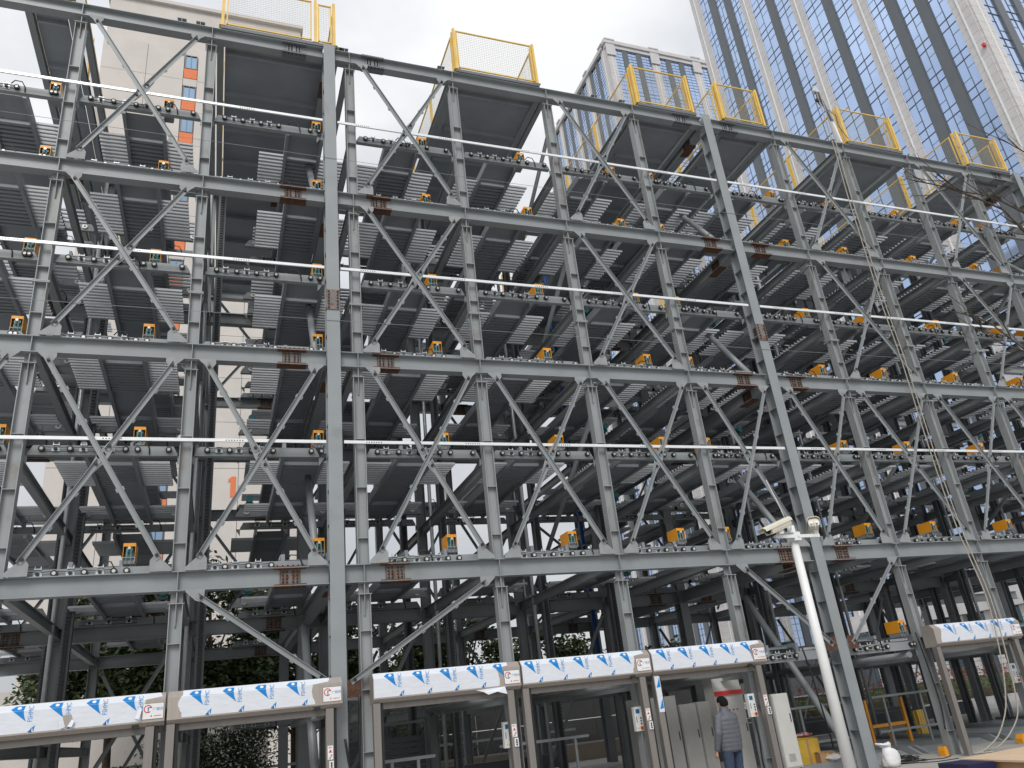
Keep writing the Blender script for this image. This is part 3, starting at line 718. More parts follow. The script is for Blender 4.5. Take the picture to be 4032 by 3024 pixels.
def toothmesh(sg):
    a = MB().box(min(.401*sg, .93*sg), max(.401*sg, .93*sg), 0, .056, .07, .118); b = MB().box(min(.9301*sg, .934*sg), max(.9301*sg, .934*sg), .006, .05, .075, .113)
    return multi('comb_tooth', [(a, TOOTHM), (b, BLACK)])
TM = {1: toothmesh(1), -1: toothmesh(-1)}
TY = [1.22+i*.122 for i in range(12)]+[4.2+i*.16 for i in range(4)]
RT = MB()
for sg in (-1, 1):
    for y in TY: RT.box(min(.401*sg, .93*sg), max(.401*sg, .93*sg), y, y+.062, .055, .12)
RTM = RT.mesh('tooth_rows', TOOTHM)
def pallet(label, x, y, z, front, grp):
    t = thing('car_pallet', label, 'car pallet', (x, y, z), grp)
    for n, me in PB: link(n, me, t, None, False)
    if front:
        for yy in TY:
            for sg in (-1, 1): link('comb_tooth', TM[sg], t, (0, yy, 0), False)
    else: link('tooth_rows', RTM, t, None, False)['kind'] = 'stuff'
    return t
GAPS = {13+2, 65+2, 13+7, 13+3, 13+4, 26+3, 26+4, 26+5, 39+4, 39+5, 52+4, 13+8, 26+9, 39+8, 13+10, 52+10, 39+11, 0, 2, 3, 4, 5, 6, 8, 9, 10, 39+0, 52+7}
lvn = ['second', 'third', 'fourth', 'fifth', 'sixth', 'seventh', 'eighth']
for li, (zt, h, yb) in enumerate(LEV):
    for bi, x in enumerate(PC):
        bw = 'bay cut by the left picture edge' if bi == 0 else ('bay hidden past the right picture edge' if bi == 12 else ordw(bi-1)+' full bay from left')
        pallet('front row comb-toothed car pallet on %s level, %s' % (lvn[li], bw), x, .1+rnd.uniform(-.04, .04), zt, True, 'front row car pallets')
        if (li*13+bi) not in GAPS and not (li == 6 and bi in (1, 3, 5, 8, 10)):
            pallet('rear row dark car pallet on %s level, %s' % (lvn[li], bw), x+rnd.uniform(-.25, .25), 5.9+rnd.uniform(0, .6), zt, False, 'rear row car pallets')

# ------------------------------------------------------------------ yellow cages on the roof
def panel(parent, p0, p1, h, z0, sp=.058):
    p0, p1 = Vector(p0), Vector(p1); d = (p1-p0); L = d.length; d.normalize(); nrm = Vector((d.y, -d.x, 0))
    def P(u, z): return p0+d*u+ZV*(z0+z-p0.z)
    fr = MB()
    for a, b in (((0, .10), (L, .10)), ((0, h), (L, h))): fr.bar(P(*a), P(*b), .03, .03)
    for u in (0, L): fr.bar(P(u, .085), P(u, h+.015), .03, .03, (d.x, d.y, 0))
    o = build(fr, 'panel_frame', YEL, parent); w = MB(); u = sp
    while u < L-.02: w.bar(P(u, .1), P(u, h), .0032, .0032, (d.x, d.y, 0)); u += sp
    z = .1+sp
    while z < h-.02: w.bar(P(.01, z), P(L-.01, z), .0032, .0032); z += sp
    q = sub(o, 'wire_mesh', w.mesh('wire_mesh', WIREM)); q['kind'] = 'stuff'
fl = ['narrow yellow mesh cage on the roof at the far left', 'wide yellow mesh cage with a gate on the roof left of the tall left column', 'yellow mesh cage standing alone against the sky, third from left', 'yellow mesh cage on the roof in front of the second tower', 'small yellow mesh cage on the roof just right of the second tall column', 'wide yellow mesh cage on the roof right of the hoist pole', 'yellow mesh cage on the roof nearest the right edge']
ZR = 16.2
for k, (a, b) in enumerate(DECKS):
    f = thing('guard_cage', fl[k], 'safety cage', ((a+b)/2, 0, ZR), 'yellow mesh cages on the roof')
    def post(x, y, h=1.36):
        q = MB(); q.box(x-.03, x+.03, y-.03, y+.03, ZR, ZR+h); q.box(x-.07, x+.07, y-.06, y+.06, ZR-.001, ZR+.012); build(q, 'post', YEL, f)
    y0 = .03
    if k == 1:
        for x in (a+.03, b-.45, b-.03): post(x, y0)
        panel(f, (a+.12, y0, 0), (b-.55, y0, 0), 1.3, ZR); panel(f, (b-.38, y0, 0), (b-.1, y0, 0), 1.25, ZR)
    else:
        for x in (a+.03, b-.03): post(x, y0)
        post(a+.03, y0+.12); post(b-.03, y0+.12)
        panel(f, (a+.10, y0, 0), (b-.10, y0, 0), 1.3, ZR)
    ys = [y0+.2+i*2.15 for i in range(6)]
    for x in (a+.02, b-.02):
        for i in range(5):
            panel(f, (x, ys[i]+.04, 0), (x, ys[i+1]-.06, 0), 1.3, ZR, .07 if i < 2 else .11); post(x, ys[i+1])
    panel(f, (a+.1, 11.0, 0), (b-.1, 11.0, 0), 1.3, ZR, .08)

# ------------------------------------------------------------------ door frames with printed film
TXT = {k: text_geo(k) for k in ('FSHMC', '广硕天', '警告', 'STOP' ) if k != 'STOP'}
HY = -.45
def smap(s_):                                  # distance down the hood's skin -> (Y, z)
    if s_ < .12: t = s_/.12; return (HY+.085-.085*t, 2.50-.085*t)
    return (HY, 2.415-(s_-.12))
def hoodpt(x, s_, off):
    y, z = smap(s_)
    n = (-.707, .707) if s_ < .12 else (-1, 0)
    if abs(s_-.12) < 1e-6: n = (-.92, .38)
    return (x, y+n[0]*off, z+n[1]*off)
def sail(mb, x, off=.004):
    mb.add([hoodpt(x+a, b, off) for a, b in ((.0, .085), (.05, .03), (.165, .03), (.158, .1199), (.035, .1199))], [(0,4,3,2,1)])
    mb.add([hoodpt(x+a, b, off) for a, b in ((.035, .1201), (.158, .1201), (.166, .17), (.180, .215), (.200, .26), (.118, .19))], [(0,5,4,3,2,1)])
def small_sail(mb, mb2, x, off=.004):
    mb.add([hoodpt(x+a, b, off) for a, b in ((.06, .392), (.105, .352), (.112, .408))], [(0,2,1)])
    mb2.add([hoodpt(x+a, b, off) for a, b in ((.085, .36), (.145, .315), (.132, .392), (.125, .392), (.118, .352))], [(0,4,3,2,1)])
def door(k, x0, x1, label, fa, fb, bare_left=.0):
    t = thing('door_frame', label, 'door frame', ((x0+x1)/2, HY, 0), 'film wrapped door frames along the front')
    prof = [(HY+.33, 2.50), (HY+.085, 2.50), (HY, 2.415), (HY, 2.115), (HY+.07, 2.06), (HY+.33, 2.06)]
    build(MB().prism(prof, (x0, 0, 0), YV, ZV, (x1-x0, 0, 0)), 'hood', INOX, t)
    build(MB().box(x0+.06, x1-.22, HY+.12, HY+.28, 1.965, 2.0585), 'lintel', INOXD, t)
    build(MB().box(x0+.0, x0+.006, HY+.02, HY+.30, 2.09, 2.46), 'end_plate', INOXD, t) if False else None
    # film with torn ends
    r = random.Random(100+k); fm = MB(); ns = 14
    ss = [.0]+[.119*i/3 for i in range(1, 4)]+[.121+(.40-.121)*i/9 for i in range(10)]
    lx = [fa+((.03*math.sin(s_*17+k)+r.uniform(-.008, .008)) if fa > x0+.05 else .004) for s_ in ss]; rx = [fb+.025*math.sin(s_*13+2*k)+r.uniform(-.008, .008)+(.22*max(0, min(1, (.12-s_)/.04))) for s_ in ss]
    for i in range(len(ss)-1):
        m = 24; row0 = [hoodpt(lx[i]+(rx[i]-lx[i])*j/m, ss[i], .0022) for j in range(m+1)]; row1 = [hoodpt(lx[i+1]+(rx[i+1]-lx[i+1])*j/m, ss[i+1], .0022) for j in range(m+1)]
        for j in range(m): fm.add([row0[j], row1[j], row1[j+1], row0[j+1]], [(0,1,2,3)])
    hx = fa+(fb-fa)*.42
    fo = build(fm, 'film_wrap', FILM, t)
    s1 = MB(); s2 = MB(); s3 = MB(); cir = MB(); x = fa+.05+.06*(k % 3)
    while x < fb+.02:
        sail(s1, x)
        c = hoodpt(x+.10, .072, .006); A = XV; B = Vector((0, -.707, -.707))
        cir.add([Vector(c)+A*(.026*math.cos(q_*.5236))+B*(.026*math.sin(q_*.5236)) for q_ in range(12)], [list(range(11, -1, -1))])
        if x+.26 < fb:
            put_text(s3, TXT['FSHMC'], hoodpt(x+.275, .27, .004), ZV*.78, -XV, .085)
        if x+.3 < fb: small_sail(s2, s3, x+.17)
        x += .455
    sub(fo, 'sail_print', s1.mesh('sail_print', BLUE)); sub(fo, 'sail_dot', cir.mesh('sail_dot', WHITEP)); sub(fo, 'small_print', s2.mesh('small_print', BLUED)); sub(fo, 'film_lettering', s3.mesh('film_lettering', BLUE))
    # maker's plate: white, red ring, blue mark and three characters
    px = x1-.29; pz = 2.155; yy = HY-.0015
    pm = MB(); pm.box(px, px+.27, yy-.004, yy, pz, pz+.205); ed = MB()
    for b_ in ((px, px+.27, pz-.004, pz), (px, px+.27, pz+.205, pz+.209), (px-.004, px, pz-.004, pz+.209), (px+.27, px+.274, pz-.004, pz+.209)): ed.box(b_[0], b_[1], yy-.0045, yy, b_[2], b_[3])
    rd = MB(); bl_ = MB(); cx, cz = px+.065, pz+.135; n = 18; ye = yy-.0065
    for i in range(n):
        a0, a1 = R(20)+i*R(295)/n, R(20)+(i+1)*R(295)/n
        rd.add([(cx+q_*math.cos(a_), ye, cz+q_*math.sin(a_)) for a_, q_ in ((a0, .042), (a0, .054), (a1, .054), (a1, .042))], [(0,1,2,3)])
    rd.add([(cx-.005, ye, cz+.012), (cx+.055, ye, cz+.012), (cx+.055, ye, cz+.024), (cx-.005, ye, cz+.024)], [(0,1,2,3)])
    rd.add([(px+.10, ye, pz+.03), (px+.125, ye, pz+.03), (px+.118, ye, pz+.055)], [(0,1,2)])
    for j in range(9): rd.box(px+.15+j*.011, px+.158+j*.011, ye, yy-.004, pz+.034, pz+.043)
    bl_.add([(cx+.002, ye, cz-.055), (cx+.012, ye, cz-.03), (cx+.012, ye, cz+.01), (cx-.005, ye, cz+.01)], [(0,1,2,3)])
    put_text(bl_, TXT['广硕天'], (px+.128, ye, pz+.11), XV, ZV, .047)
    pl_ = build(pm, 'maker_plate', WHITEP, t)
    sub(pl_, 'plate_edge', ed.mesh('plate_edge', BLACK)); sub(pl_, 'red_mark', rd.mesh('red_mark', RED)); sub(pl_, 'blue_lettering', bl_.mesh('blue_lettering', BLUE))
    build(MB().box(x1-.42, x1-.33, HY+.02, HY+.08, 2.045, 2.085), 'latch_slot', BLACK, t)
    for a, b in ((x0+.0, x0+.11), (x1-.245, x1-.13)):
        build(MB().box(a, b, HY+.05, HY+.17, 0, 2.0585), 'post', INOXP, t)
        build(MB().box(b+.002, b+.05, HY+.09, HY+.2, 0, 2.0585), 'post_groove', BLACK, t)
    return t
D = [(-3.10, -.662, 'leftmost door frame, its film torn open in the middle', -3.1, -.95, 0), (-.632, 1.85, 'second door frame from left, in front of the tall left column', -.46, 1.42, 0),
     (2.33, 4.80, 'third door frame from left, next to a tall plain column', 2.335, 4.40, 0), (4.83, 7.29, 'fourth door frame from left, its film ending at a bare brown patch', 4.835, 6.95, 0),
     (7.32, 9.77, 'fifth door frame from left, above the grey electrical cabinets', 7.325, 9.45, 0), (14.05, 16.55, 'door frame at the far right behind the hanging rope', 14.22, 16.3, 0)]
for k, (a, b, lab, fa, fb, bl_) in enumerate(D): door(k, a, b, lab, fa, fb, bl_)
# torn film: curls
q = MB()
def curl(c, w, h, sx): 
    x, y, z = c; q.add([(x, y, z), (x+w*.3*sx, y-.03, z-h*.3), (x+w*.1*sx, y-.05, z-h), (x-w*.4*sx, y-.01, z-h*.9)], [(0,1,2),(0,2,3)])
tf = thing('torn_film', 'torn curling flaps of white film on the leftmost door hood', 'plastic film', (-1.9, HY, 2.2))
curl((-1.96, HY-.006, 2.30), .12, .16, -1); curl((-1.84, HY-.006, 2.25), .12, .10, 1); curl((-1.0, HY-.006, 2.34), .12, .18, 1)
build(q, 'flap', FILM, tf); build(MB().add([(-1.95, HY-.0045, 2.31), (-1.95, HY-.0045, 2.16), (-1.90, HY-.0045, 2.14), (-1.85, HY-.0045, 2.18), (-1.83, HY-.0045, 2.24), (-1.85, HY-.0045, 2.31)], [(0,1,2,3,4,5)]), 'bare_patch', INOX, tf)
q = MB(); q.add([(4.0, HY+.0, 2.105), (4.5, HY-.02, 2.12), (4.52, HY-.05, 2.0), (4.35, HY-.05, 2.05), (4.2, HY-.03, 2.02), (4.12, HY-.01, 2.07)], [(0,1,2,3,4,5)])
tag(build(q, 'loose_film', FILM), 'loose strip of film hanging under the third door hood', 'plastic film')
q = MB(); q.box(7.335, 7.44, HY+.045, HY+.0485, 1.45, 2.04); s1 = MB()
for z in (1.85, 1.5): s1.add([(7.35, HY+.043, z), (7.43, HY+.043, z+.01), (7.43, HY+.043, z+.17)], [(0,1,2)])
t = thing('film_strip', 'strip of printed film still stuck on the post under the fourth and fifth hoods', 'plastic film', (7.39, HY, 1.45)); build(q, 'film', FILM, t); build(s1, 'sail_print', BLUE, t)

# control boxes, warning signs and push-button boxes on the door posts
def ctrl(x, y, label):
    t = thing('control_box', label, 'control box', (x, y, 1.18), 'control boxes beside the doors')
    build(MB().box(x-.075, x+.075, y, y+.09, 1.18, 1.58), 'case', WHITEP, t); build(MB().box(x-.045, x+.03, y-.003, y, 1.47, 1.54), 'screen', BLUED, t)
    build(MB().cyl((x+.03, y, 1.23), (x+.03, y-.03, 1.23), .022, n=12), 'stop_knob', RED, t); build(MB().cyl((x+.03, y+.001, 1.23), (x+.03, y-.006, 1.23), .034, n=12), 'knob_collar', YEL, t)
    for k in range(3): build(MB().cyl((x+.035, y, 1.30+k*.045), (x+.035, y-.012, 1.30+k*.045), .013, n=8), 'button', BLACK, t)
    build(MB().box(x-.05, x-.04, y-.004, y, 1.32, 1.42), 'slot', BLACK, t); build(MB().add([(x-.05, y-.002, 1.22), (x-.015, y-.002, 1.22), (x-.033, y-.002, 1.25)], [(0,1,2)]), 'hazard_mark', YEL, t)
def sign(x, y, ls, lb):
    t = thing('warning_sign', ls, 'warning sign', (x, y, 1.34), 'warning signs on the door posts')
    build(MB().box(x-.04, x+.04, y-.004, y, 1.345, 1.535), 'plate', WHITEP, t)
    rd = MB(); rd.add([(x-.025, y-.006, 1.44), (x+.025, y-.006, 1.44), (x, y-.006, 1.485)], [(0,1,2)]); put_text(rd, TXT['警告'], (x-.028, y-.006, 1.50), XV, ZV, .026)
    rd.bar((x-.032, y-.006, 1.355), (x+.032, y-.006, 1.41), .006, .002); build(rd, 'red_print', RED, t)
    bk = MB(); bk.bar((x-.01, y-.006, 1.355), (x+.012, y-.006, 1.395), .012, .002); bk.cyl((x+.012, y-.005, 1.405), (x+.012, y-.007, 1.405), .008, n=8); build(bk, 'walking_figure', BLACK, t)
    t = thing('push_button_box', lb, 'switch box', (x+.012, y, 1.2), 'push button boxes on the door posts')
    build(MB().box(x-.02, x+.045, y-.03, y, 1.20, 1.325), 'case', WHITEP, t)
    for k in range(3): build(MB().cyl((x+.012, y-.03, 1.23+k*.033), (x+.012, y-.04, 1.23+k*.033), .014, n=8), 'button', BLACK, t)
PYF = HY+.05
for x, w in ((1.665, 'second'), (4.615, 'third'), (7.105, 'fourth'), (9.585, 'fifth')): sign(x, PYF, 'red and white warning sign on the right post of the %s door from left' % w, 'white push button box under the sign on the %s door' % w)
for x, y, w in ((4.64, .0, 'narrow white control box beside the right post of the third door'), (7.12, 0., 'white control box on a column left of the grey cabinets'), (9.45, -.15, 'white control box right behind the standing man'), (16.5, 0., 'white control box near the right picture edge below the last hood')): ctrl(x, y, w)

# ------------------------------------------------------------------ things at ground level
def cabinet(label, x0, x1, y0, y1, z0, z1, m, red=False, vent=False):
    t = thing('cabinet', label, 'electrical cabinet', ((x0+x1)/2, y0, 0)); build(MB().box(x0, x1, y0+.02, y1, z0, z1), 'case', m, t)
    build(MB().box(x0+.012, x1-.012, y0, y0+.0199, z0+.03, z1-(.18 if red else .02)), 'door', m, t); build(MB().box(x0+.01, x1-.01, y0+.04, y1-.02, 0, z0-.001), 'plinth', BLACK, t)
    build(MB().box(x1-.06, x1-.045, y0-.012, y0, z0+.8, z0+.95), 'handle', BLACK, t)
    if red:
        build(MB().box(x0-.004, x1+.004, y0-.006, y0+.019, z1-.14, z1-.06), 'red_band', RED, t); q = MB()
        build(MB().box(x0, x1, y0+.05, y1, z1+.001, z1+.2), 'top_box', CABM, t)
        for k, mm in enumerate((RED, TEAL, RED)): build(MB().cyl((x0+.27+k*.09, y0, z1-.42), (x0+.27+k*.09, y0-.015, z1-.42), .016, n=10), 'pilot_light', mm, t)
    if vent:
        for k in range(7): build(MB().box(x0+.1, x1-.13, y0-.004, y0-.0005, z0+.12+k*.02, z0+.13+k*.02), 'louvre', CABD, t)
cabinet('wide dark grey electrical cabinet left of the two narrow ones', 7.62, 8.52, 1.0, 1.4, .1, 1.70, CABD)
cabinet('dark grey electrical cabinet second from the left in the row', 8.55, 8.94, .98, 1.3, .1, 1.52, CABD)
cabinet('narrow grey electrical cabinet just left of the red banded one', 8.955, 9.25, .98, 1.3, .1, 1.53, CABD)
cabinet('pale electrical cabinet with a red band, in front of the man', 9.43, 10.08, 1.0, 1.38, .1, 1.74, CABM, True)
cabinet('tall pale grey cabinet with a vent right of the last left post', 10.17, 10.55, .2, .62, .2, 1.52, CABM, False, True)
t = thing('floor_frame', 'low grey steel channel on the ground holding cartons', 'steel frame', (11.4, 1, 0)); build(MB().box(10.7, 12.3, .95, 1.0, .0, .14), 'front_channel', STEEL, t); build(MB().box(10.7, 12.3, 1.01, 2.2, .0, .12), 'floor_plate', STEEL, t)
def carton(label, x, y, z, sx, sy, sz, m, rz=0., nm='carton'):
    t = thing(nm, label, 'box', (x, y, z)); t.rotation_euler = (0, 0, rz)
    link('body', MB().box(-sx/2, sx/2, -sy/2, sy/2, 0, sz).mesh('body', m), t, None, False)
    a = MB().add([(-sx/2, -sy/2, sz+.002), (sx/2, -sy/2, sz+.002), (sx/2, -.01, sz+.03), (-sx/2, -.01, sz+.03)], [(0,1,2,3)]); a.add([(-sx/2, .01, sz+.025), (sx/2, .01, sz+.025), (sx/2, sy/2, sz+.002), (-sx/2, sy/2, sz+.002)], [(0,1,2,3)])
    link('flap', a.mesh('flap', m), t, None, False); link('tape', MB().box(-.03, .03, -sy/2-.003, -sy/2, .0, sz).mesh('tape', TAPE if m is CARD else CARD), t, None, False)
    return t
carton('big carton wrapped in yellow tape behind the white pole', 11.55, 1.5, .12, .62, .5, .46, TAPE, .1)
carton('small brown carton among plastic bags behind the white pole', 11.85, 1.15, .12, .34, .28, .18, CARD, -.2)
carton('flat brown carton at the right end of the steel channel', 12.1, 1.3, .12, .3, .3, .13, CARD, .3)
def blob(label, name, cat, c, s, m, seed, flat=False):
    r = random.Random(seed); rings = []; n = 14
    for i in range(9):
        v = i/8; rr = math.sin(math.pi*min(.97, max(.06, v*.93+.05)))**.5
        rings.append([(c[0]+s[0]*rr*math.cos(2*math.pi*k/n)*r.uniform(.82, 1.1), c[1]+s[1]*rr*math.sin(2*math.pi*k/n)*r.uniform(.82, 1.1), c[2]+s[2]*v+r.uniform(-.012, .012)) for k in range(n)])
    return tag(build(MB().loft(rings), name, m), label, cat)
blob('crumpled clear plastic bag lying among the cartons', 'plastic_bag', 'plastic bag', (11.95, 1.02, .14), (.19, .14, .13), SACK, 3)
blob('red and white rag heap on top of the yellow carton', 'rag', 'rag', (11.75, 1.55, .62), (.22, .15, .07), RAGM, 4)
# white sack
rings = []; r = random.Random(9); n = 20
for i, (rr, z, dx) in enumerate(((.12, 0, 0), (.175, .03, 0), (.19, .10, .01), (.18, .19, .012), (.165, .26, .0), (.125, .32, -.02), (.095, .35, -.035), (.13, .385, -.055), (.17, .41, -.09), (.15, .43, -.10), (.06, .415, -.08))):
    rings.append([(12.3+dx+(rr*(1+.10*math.sin(3*t_+i*.7)+.05*math.sin(7*t_+i))+r.uniform(-.008, .008))*math.cos(t_), -.18+(rr*(1+.10*math.sin(2*t_+i*.5))+r.uniform(-.008, .008))*(.8 if i < 6 else .5)*math.sin(t_), z+(.02*math.sin(2*t_+i) if 0 < i else 0)) for t_ in [2*math.pi*k/n for k in range(n)]])
tag(build(MB().loft(rings), 'woven_sack', SACK), 'full white woven sack tied at the neck beside the tall right column', 'sack')
q = MB(); r = random.Random(2)
for i in range(9):
    rr = r.uniform(.14, .32); cx, cy = 12.95+r.uniform(-.08, .08), .2+r.uniform(-.06, .06)
    q.tube([(cx+rr*math.cos(a*.35)*1.2, cy+rr*math.sin(a*.35), .01+.012*i+r.uniform(0, .02)) for a in range(19)], .008, 5)
q.tube([(12.7, .2, .05), (12.75, .25, .2), (12.85, .2, .26), (12.95, .2, .08)], .008, 5); q.tube([(13.2, .1, .01), (13.6, -.2, .01), (14.0, .0, .01)], .008, 5); q.tube([(12.7, 0, .01), (13.1, -.5, .01), (13.6, -.55, .01)], .008, 5)
tag(build(q, 'cable_coil', BLACK), 'loose coil of black cable on the ground beside the white sack', 'cable')
t = thing('barrier', 'orange steel barrier frame standing inside the frame behind the sack', 'barrier', (15.4, 3, 0))
for p0, p1, nm in (((14.88, 3, 1.12), (14.88, 3, .0), 'post'), ((16.02, 3.0, 1.1), (16.02, 3.0, .0), 'post'), ((14.90, 3, .52), (16.0, 3, .52), 'rail'), ((15.45, 3, .5), (15.45, 3, 0), 'short_post')): build(MB().bar(p0, p1, .07, .07), nm, ORG, t)
t = thing('bumper_guard', 'yellow ribbed corner guard on a rear post at lower right', 'guard', (17.85, 4.4, 0))
for k in range(3): build(MB().box(17.72+k*.085, 17.79+k*.085, 4.3, 4.4, .05, .68), 'bar', YEL, t)
build(MB().box(17.70, 17.98, 4.401, 4.45, 0, .66), 'back_plate', YEL, t)
for lab, x, y, w in (('yellow wedge block at the foot of the right door post', 14.02, .1, .1), ('yellow block on the ground near the right picture edge', 16.25, .05, .26)):
    q = MB().prism([(-w/2, 0), (w/2, 0), (w/2, .12), (w*.2, .18), (-w*.3, .18), (-w/2, .1)], (x, y, 0), XV, ZV, (0, .16, 0)); tag(build(q, 'kerb_block', ORG), lab, 'block')
for lab, x in (('yellow rounded bumper at the bottom of the third doorway', 4.98), ('yellow rounded bumper at the bottom of the fourth doorway', 7.35)):
    q = MB(); q.box(x-.05, x+.05, .6, .7, 0, .42); q.cyl((x, .6, .42), (x, .7, .42), .05, n=14); tag(build(q, 'rubber_bumper', YEL), lab, 'bumper')
# steel floor pallets lying at ground level on the right
for i, x in enumerate((13.1, 15.5, 18.0, 20.5)):
    t = thing('floor_plate', 'low grey ramped steel floor plate on the ground, %s from the tall right column' % ordw(i), 'floor plate', (x, 3, 0), 'steel floor plates on the ground')
    build(MB().prism([(1.2, .0), (1.5, .1), (5.2, .1), (5.2, 0)], (x-1.05, 0, 0), YV, ZV, (2.1, 0, 0)), 'plate', STEEL, t)
    for s_ in (-1, 1): build(MB().prism([(.9, 0), (1.25, .16), (5.3, .16), (5.3, 0)], (x+s_*1.1-.03, 0, 0), YV, ZV, (.06, 0, 0)), 'side_rail', STEEL, t)
# slatted panels inside
def slats(label, x0, x1, y, z0, z1, n):
    t = thing('slatted_gate', label, 'gate', ((x0+x1)/2, y, z0)); h = (z1-z0)/n
    me = MB().prism([(0, 0), (.03, .01), (.03, h-.02), (0, h-.012)], (x0, 0, 0), YV, ZV, (x1-x0, 0, 0)).mesh('slat', STEELD)
    for k in range(n): link('slat', me, t, (0, y, z0+k*h))
    for x in (x0, (x0+x1)/2, x1): build(MB().box(x-.04, x+.04, y-.05, y-.001, z0, z1+.25), 'stile', STEEL, t)
    build(MB().box(x0, x1, y-.052, y-.001, z1+.251, z1+.31), 'top_rail', STEEL, t)
slats('dark slatted panel gate in the left half of the third doorway', 2.5, 4.7, 6.1, .1, 1.5, 11)
slats('dark slatted panel gate behind the cartons', 11.2, 14.0, 5.2, .1, 1.2, 10)
slats('dark slatted panel high up in the bay left of the blue conduit', 6.4, 7.4, 5.95, 11.0, 12.4, 12)
slats('dark slatted panel gate low in the leftmost doorway', -3.0, -1.2, 6.1, .1, .8, 6)
for i, (x0, x1, y, z, lab) in enumerate(((2.5, 3.6, .9, 1.15, 'grey horizontal guard rail on a post in the third doorway'), (5.2, 7.1, 2.2, 1.12, 'grey horizontal guard rail with two posts in the fourth doorway'), (12.3, 14.0, 2.6, 1.12, 'grey guard rail above the cartons'), (14.6, 16.4, 2.4, 1.15, 'grey guard rail in the far right doorway'))):
    t = thing('guard_rail', lab, 'rail', ((x0+x1)/2, y, 0), 'grey guard rails inside'); build(MB().box(x0, x1, y, y+.05, z, z+.05), 'rail', STEEL, t); build(MB().box(x0, x1, y, y+.05, z-.75, z-.7), 'lower_rail', STEEL, t)
    for x in (x0+.35, x1-.3): build(MB().box(x-.025, x+.025, y+.005, y+.045, 0, z-.001), 'post', STEEL, t)
tu = MB().tube([(0, .2, 0), (0, 5.2, 0)], .062, 10).mesh('depth_tube', STEEL)
for x in (1.6, 4.55, 4.9, 7.0, 9.35, 13.9, 16.4): part('depth_tube', tu, (x, 0, 1.98))
# wrapped bundles low left
blob('grey tarpaulin wrapped bundle low in the leftmost doorway', 'wrapped_bundle', 'bundle', (-2.9, 6.6, 0), (.5, .3, 1.15), GREYT, 21); blob('second grey wrapped bundle just right of the first', 'wrapped_bundle', 'bundle', (-1.75, 6.7, 0), (.42, .3, 1.1), GREYT, 22)
# boards and carton in front at lower right
t = thing('plywood_board', 'pale plywood board lying on a brown carton at the lower right corner', 'board', (8.4, -6.9, .74)); q = MB()
q.prism([(7.39, -6.47), (7.30, -7.6), (9.6, -7.8), (9.6, -6.25)], (0, 0, .735), XV, YV, (0, 0, .018)); build(q, 'sheet', PLY, t)
t = thing('large_carton', 'long brown carton under the plywood board at the lower right corner', 'box', (8.4, -6.9, 0)); q = MB()
q.prism([(7.42, -6.52), (7.35, -7.5), (9.5, -7.7), (9.5, -6.3)], (0, 0, .3), XV, YV, (0, 0, .434)); build(q, 'body', CARD, t); build(MB().box(7.5, 9.4, -7.45, -6.7, 0, .299), 'pallet_block', PLY, t)
t = thing('navy_carton', 'dark blue carton with white print left of the plywood board', 'box', (7.2, -6.7, 0)); build(MB().prism([(7.10, -6.45), (7.02, -6.9), (7.32, -6.95), (7.385, -6.5)], (0, 0, .2), XV, YV, (0, 0, .545)), 'body', NAVY, t); build(MB().box(7.0, 7.4, -6.9, -6.5, 0, .199), 'crate', PLY, t)
q = MB()
for k in range(4): q.box(7.08+k*.03, 7.072+k*.02, -6.93, -6.92, .64, .67)
build(q, 'white_print', WHITEP, t)

# ------------------------------------------------------------------ people
def skin_mesh(V, Ed, Rd):
    me = bpy.data.meshes.new('tmp'); me.from_pydata(V, Ed, []); o = bpy.data.objects.new('tmp', me); col.objects.link(o)
    m = o.modifiers.new('s', 'SKIN'); m.use_smooth_shade = True
    for i, q in enumerate(Rd):
        d = me.skin_vertices[0].data[i]; d.radius = (q, q) if not isinstance(q, tuple) else q; d.use_root = (i == 0)
    o.modifiers.new('u', 'SUBSURF').levels = 2; o.modifiers['u'].render_levels = 2
    bpy.context.view_layer.update(); dg = bpy.context.evaluated_depsgraph_get()
    out = bpy.data.meshes.new_from_object(o.evaluated_get(dg)); bpy.data.objects.remove(o); bpy.data.meshes.remove(me)
    return out
def ringpath(pts, rads, n=14, flat=1.0):
    pts = [Vector(p) for p in pts]; rings = []; a = None
    for i, p in enumerate(pts):
        d = (pts[min(i+1, len(pts)-1)]-pts[max(i-1, 0)]).normalized(); a = d.orthogonal().normalized() if a is None else (a-d*a.dot(d)).normalized(); b = d.cross(a)
        rings.append([p+a*(rads[i]*math.cos(2*math.pi*k/n))+b*(rads[i]*flat*math.sin(2*math.pi*k/n)) for k in range(n)])
    return rings
def puff_path(a, b, c, ra, rc, n=34, q=.16):
    P = []; Rr = []
    for i in range(n):
        t = i/(n-1); p = Vector(a).lerp(Vector(b), t*2) if t < .5 else Vector(b).lerp(Vector(c), t*2-1)
        P.append(p); Rr.append((ra+(rc-ra)*t)*(1+q*.5*(abs(math.sin(math.pi*t*7))**.5-.6)))
    # soften the elbow
    P = [P[i] if i in (0, n-1) else (P[i-1]+P[i]*2+P[i+1])/4 for i in range(n)]
    return ringpath(P, Rr)
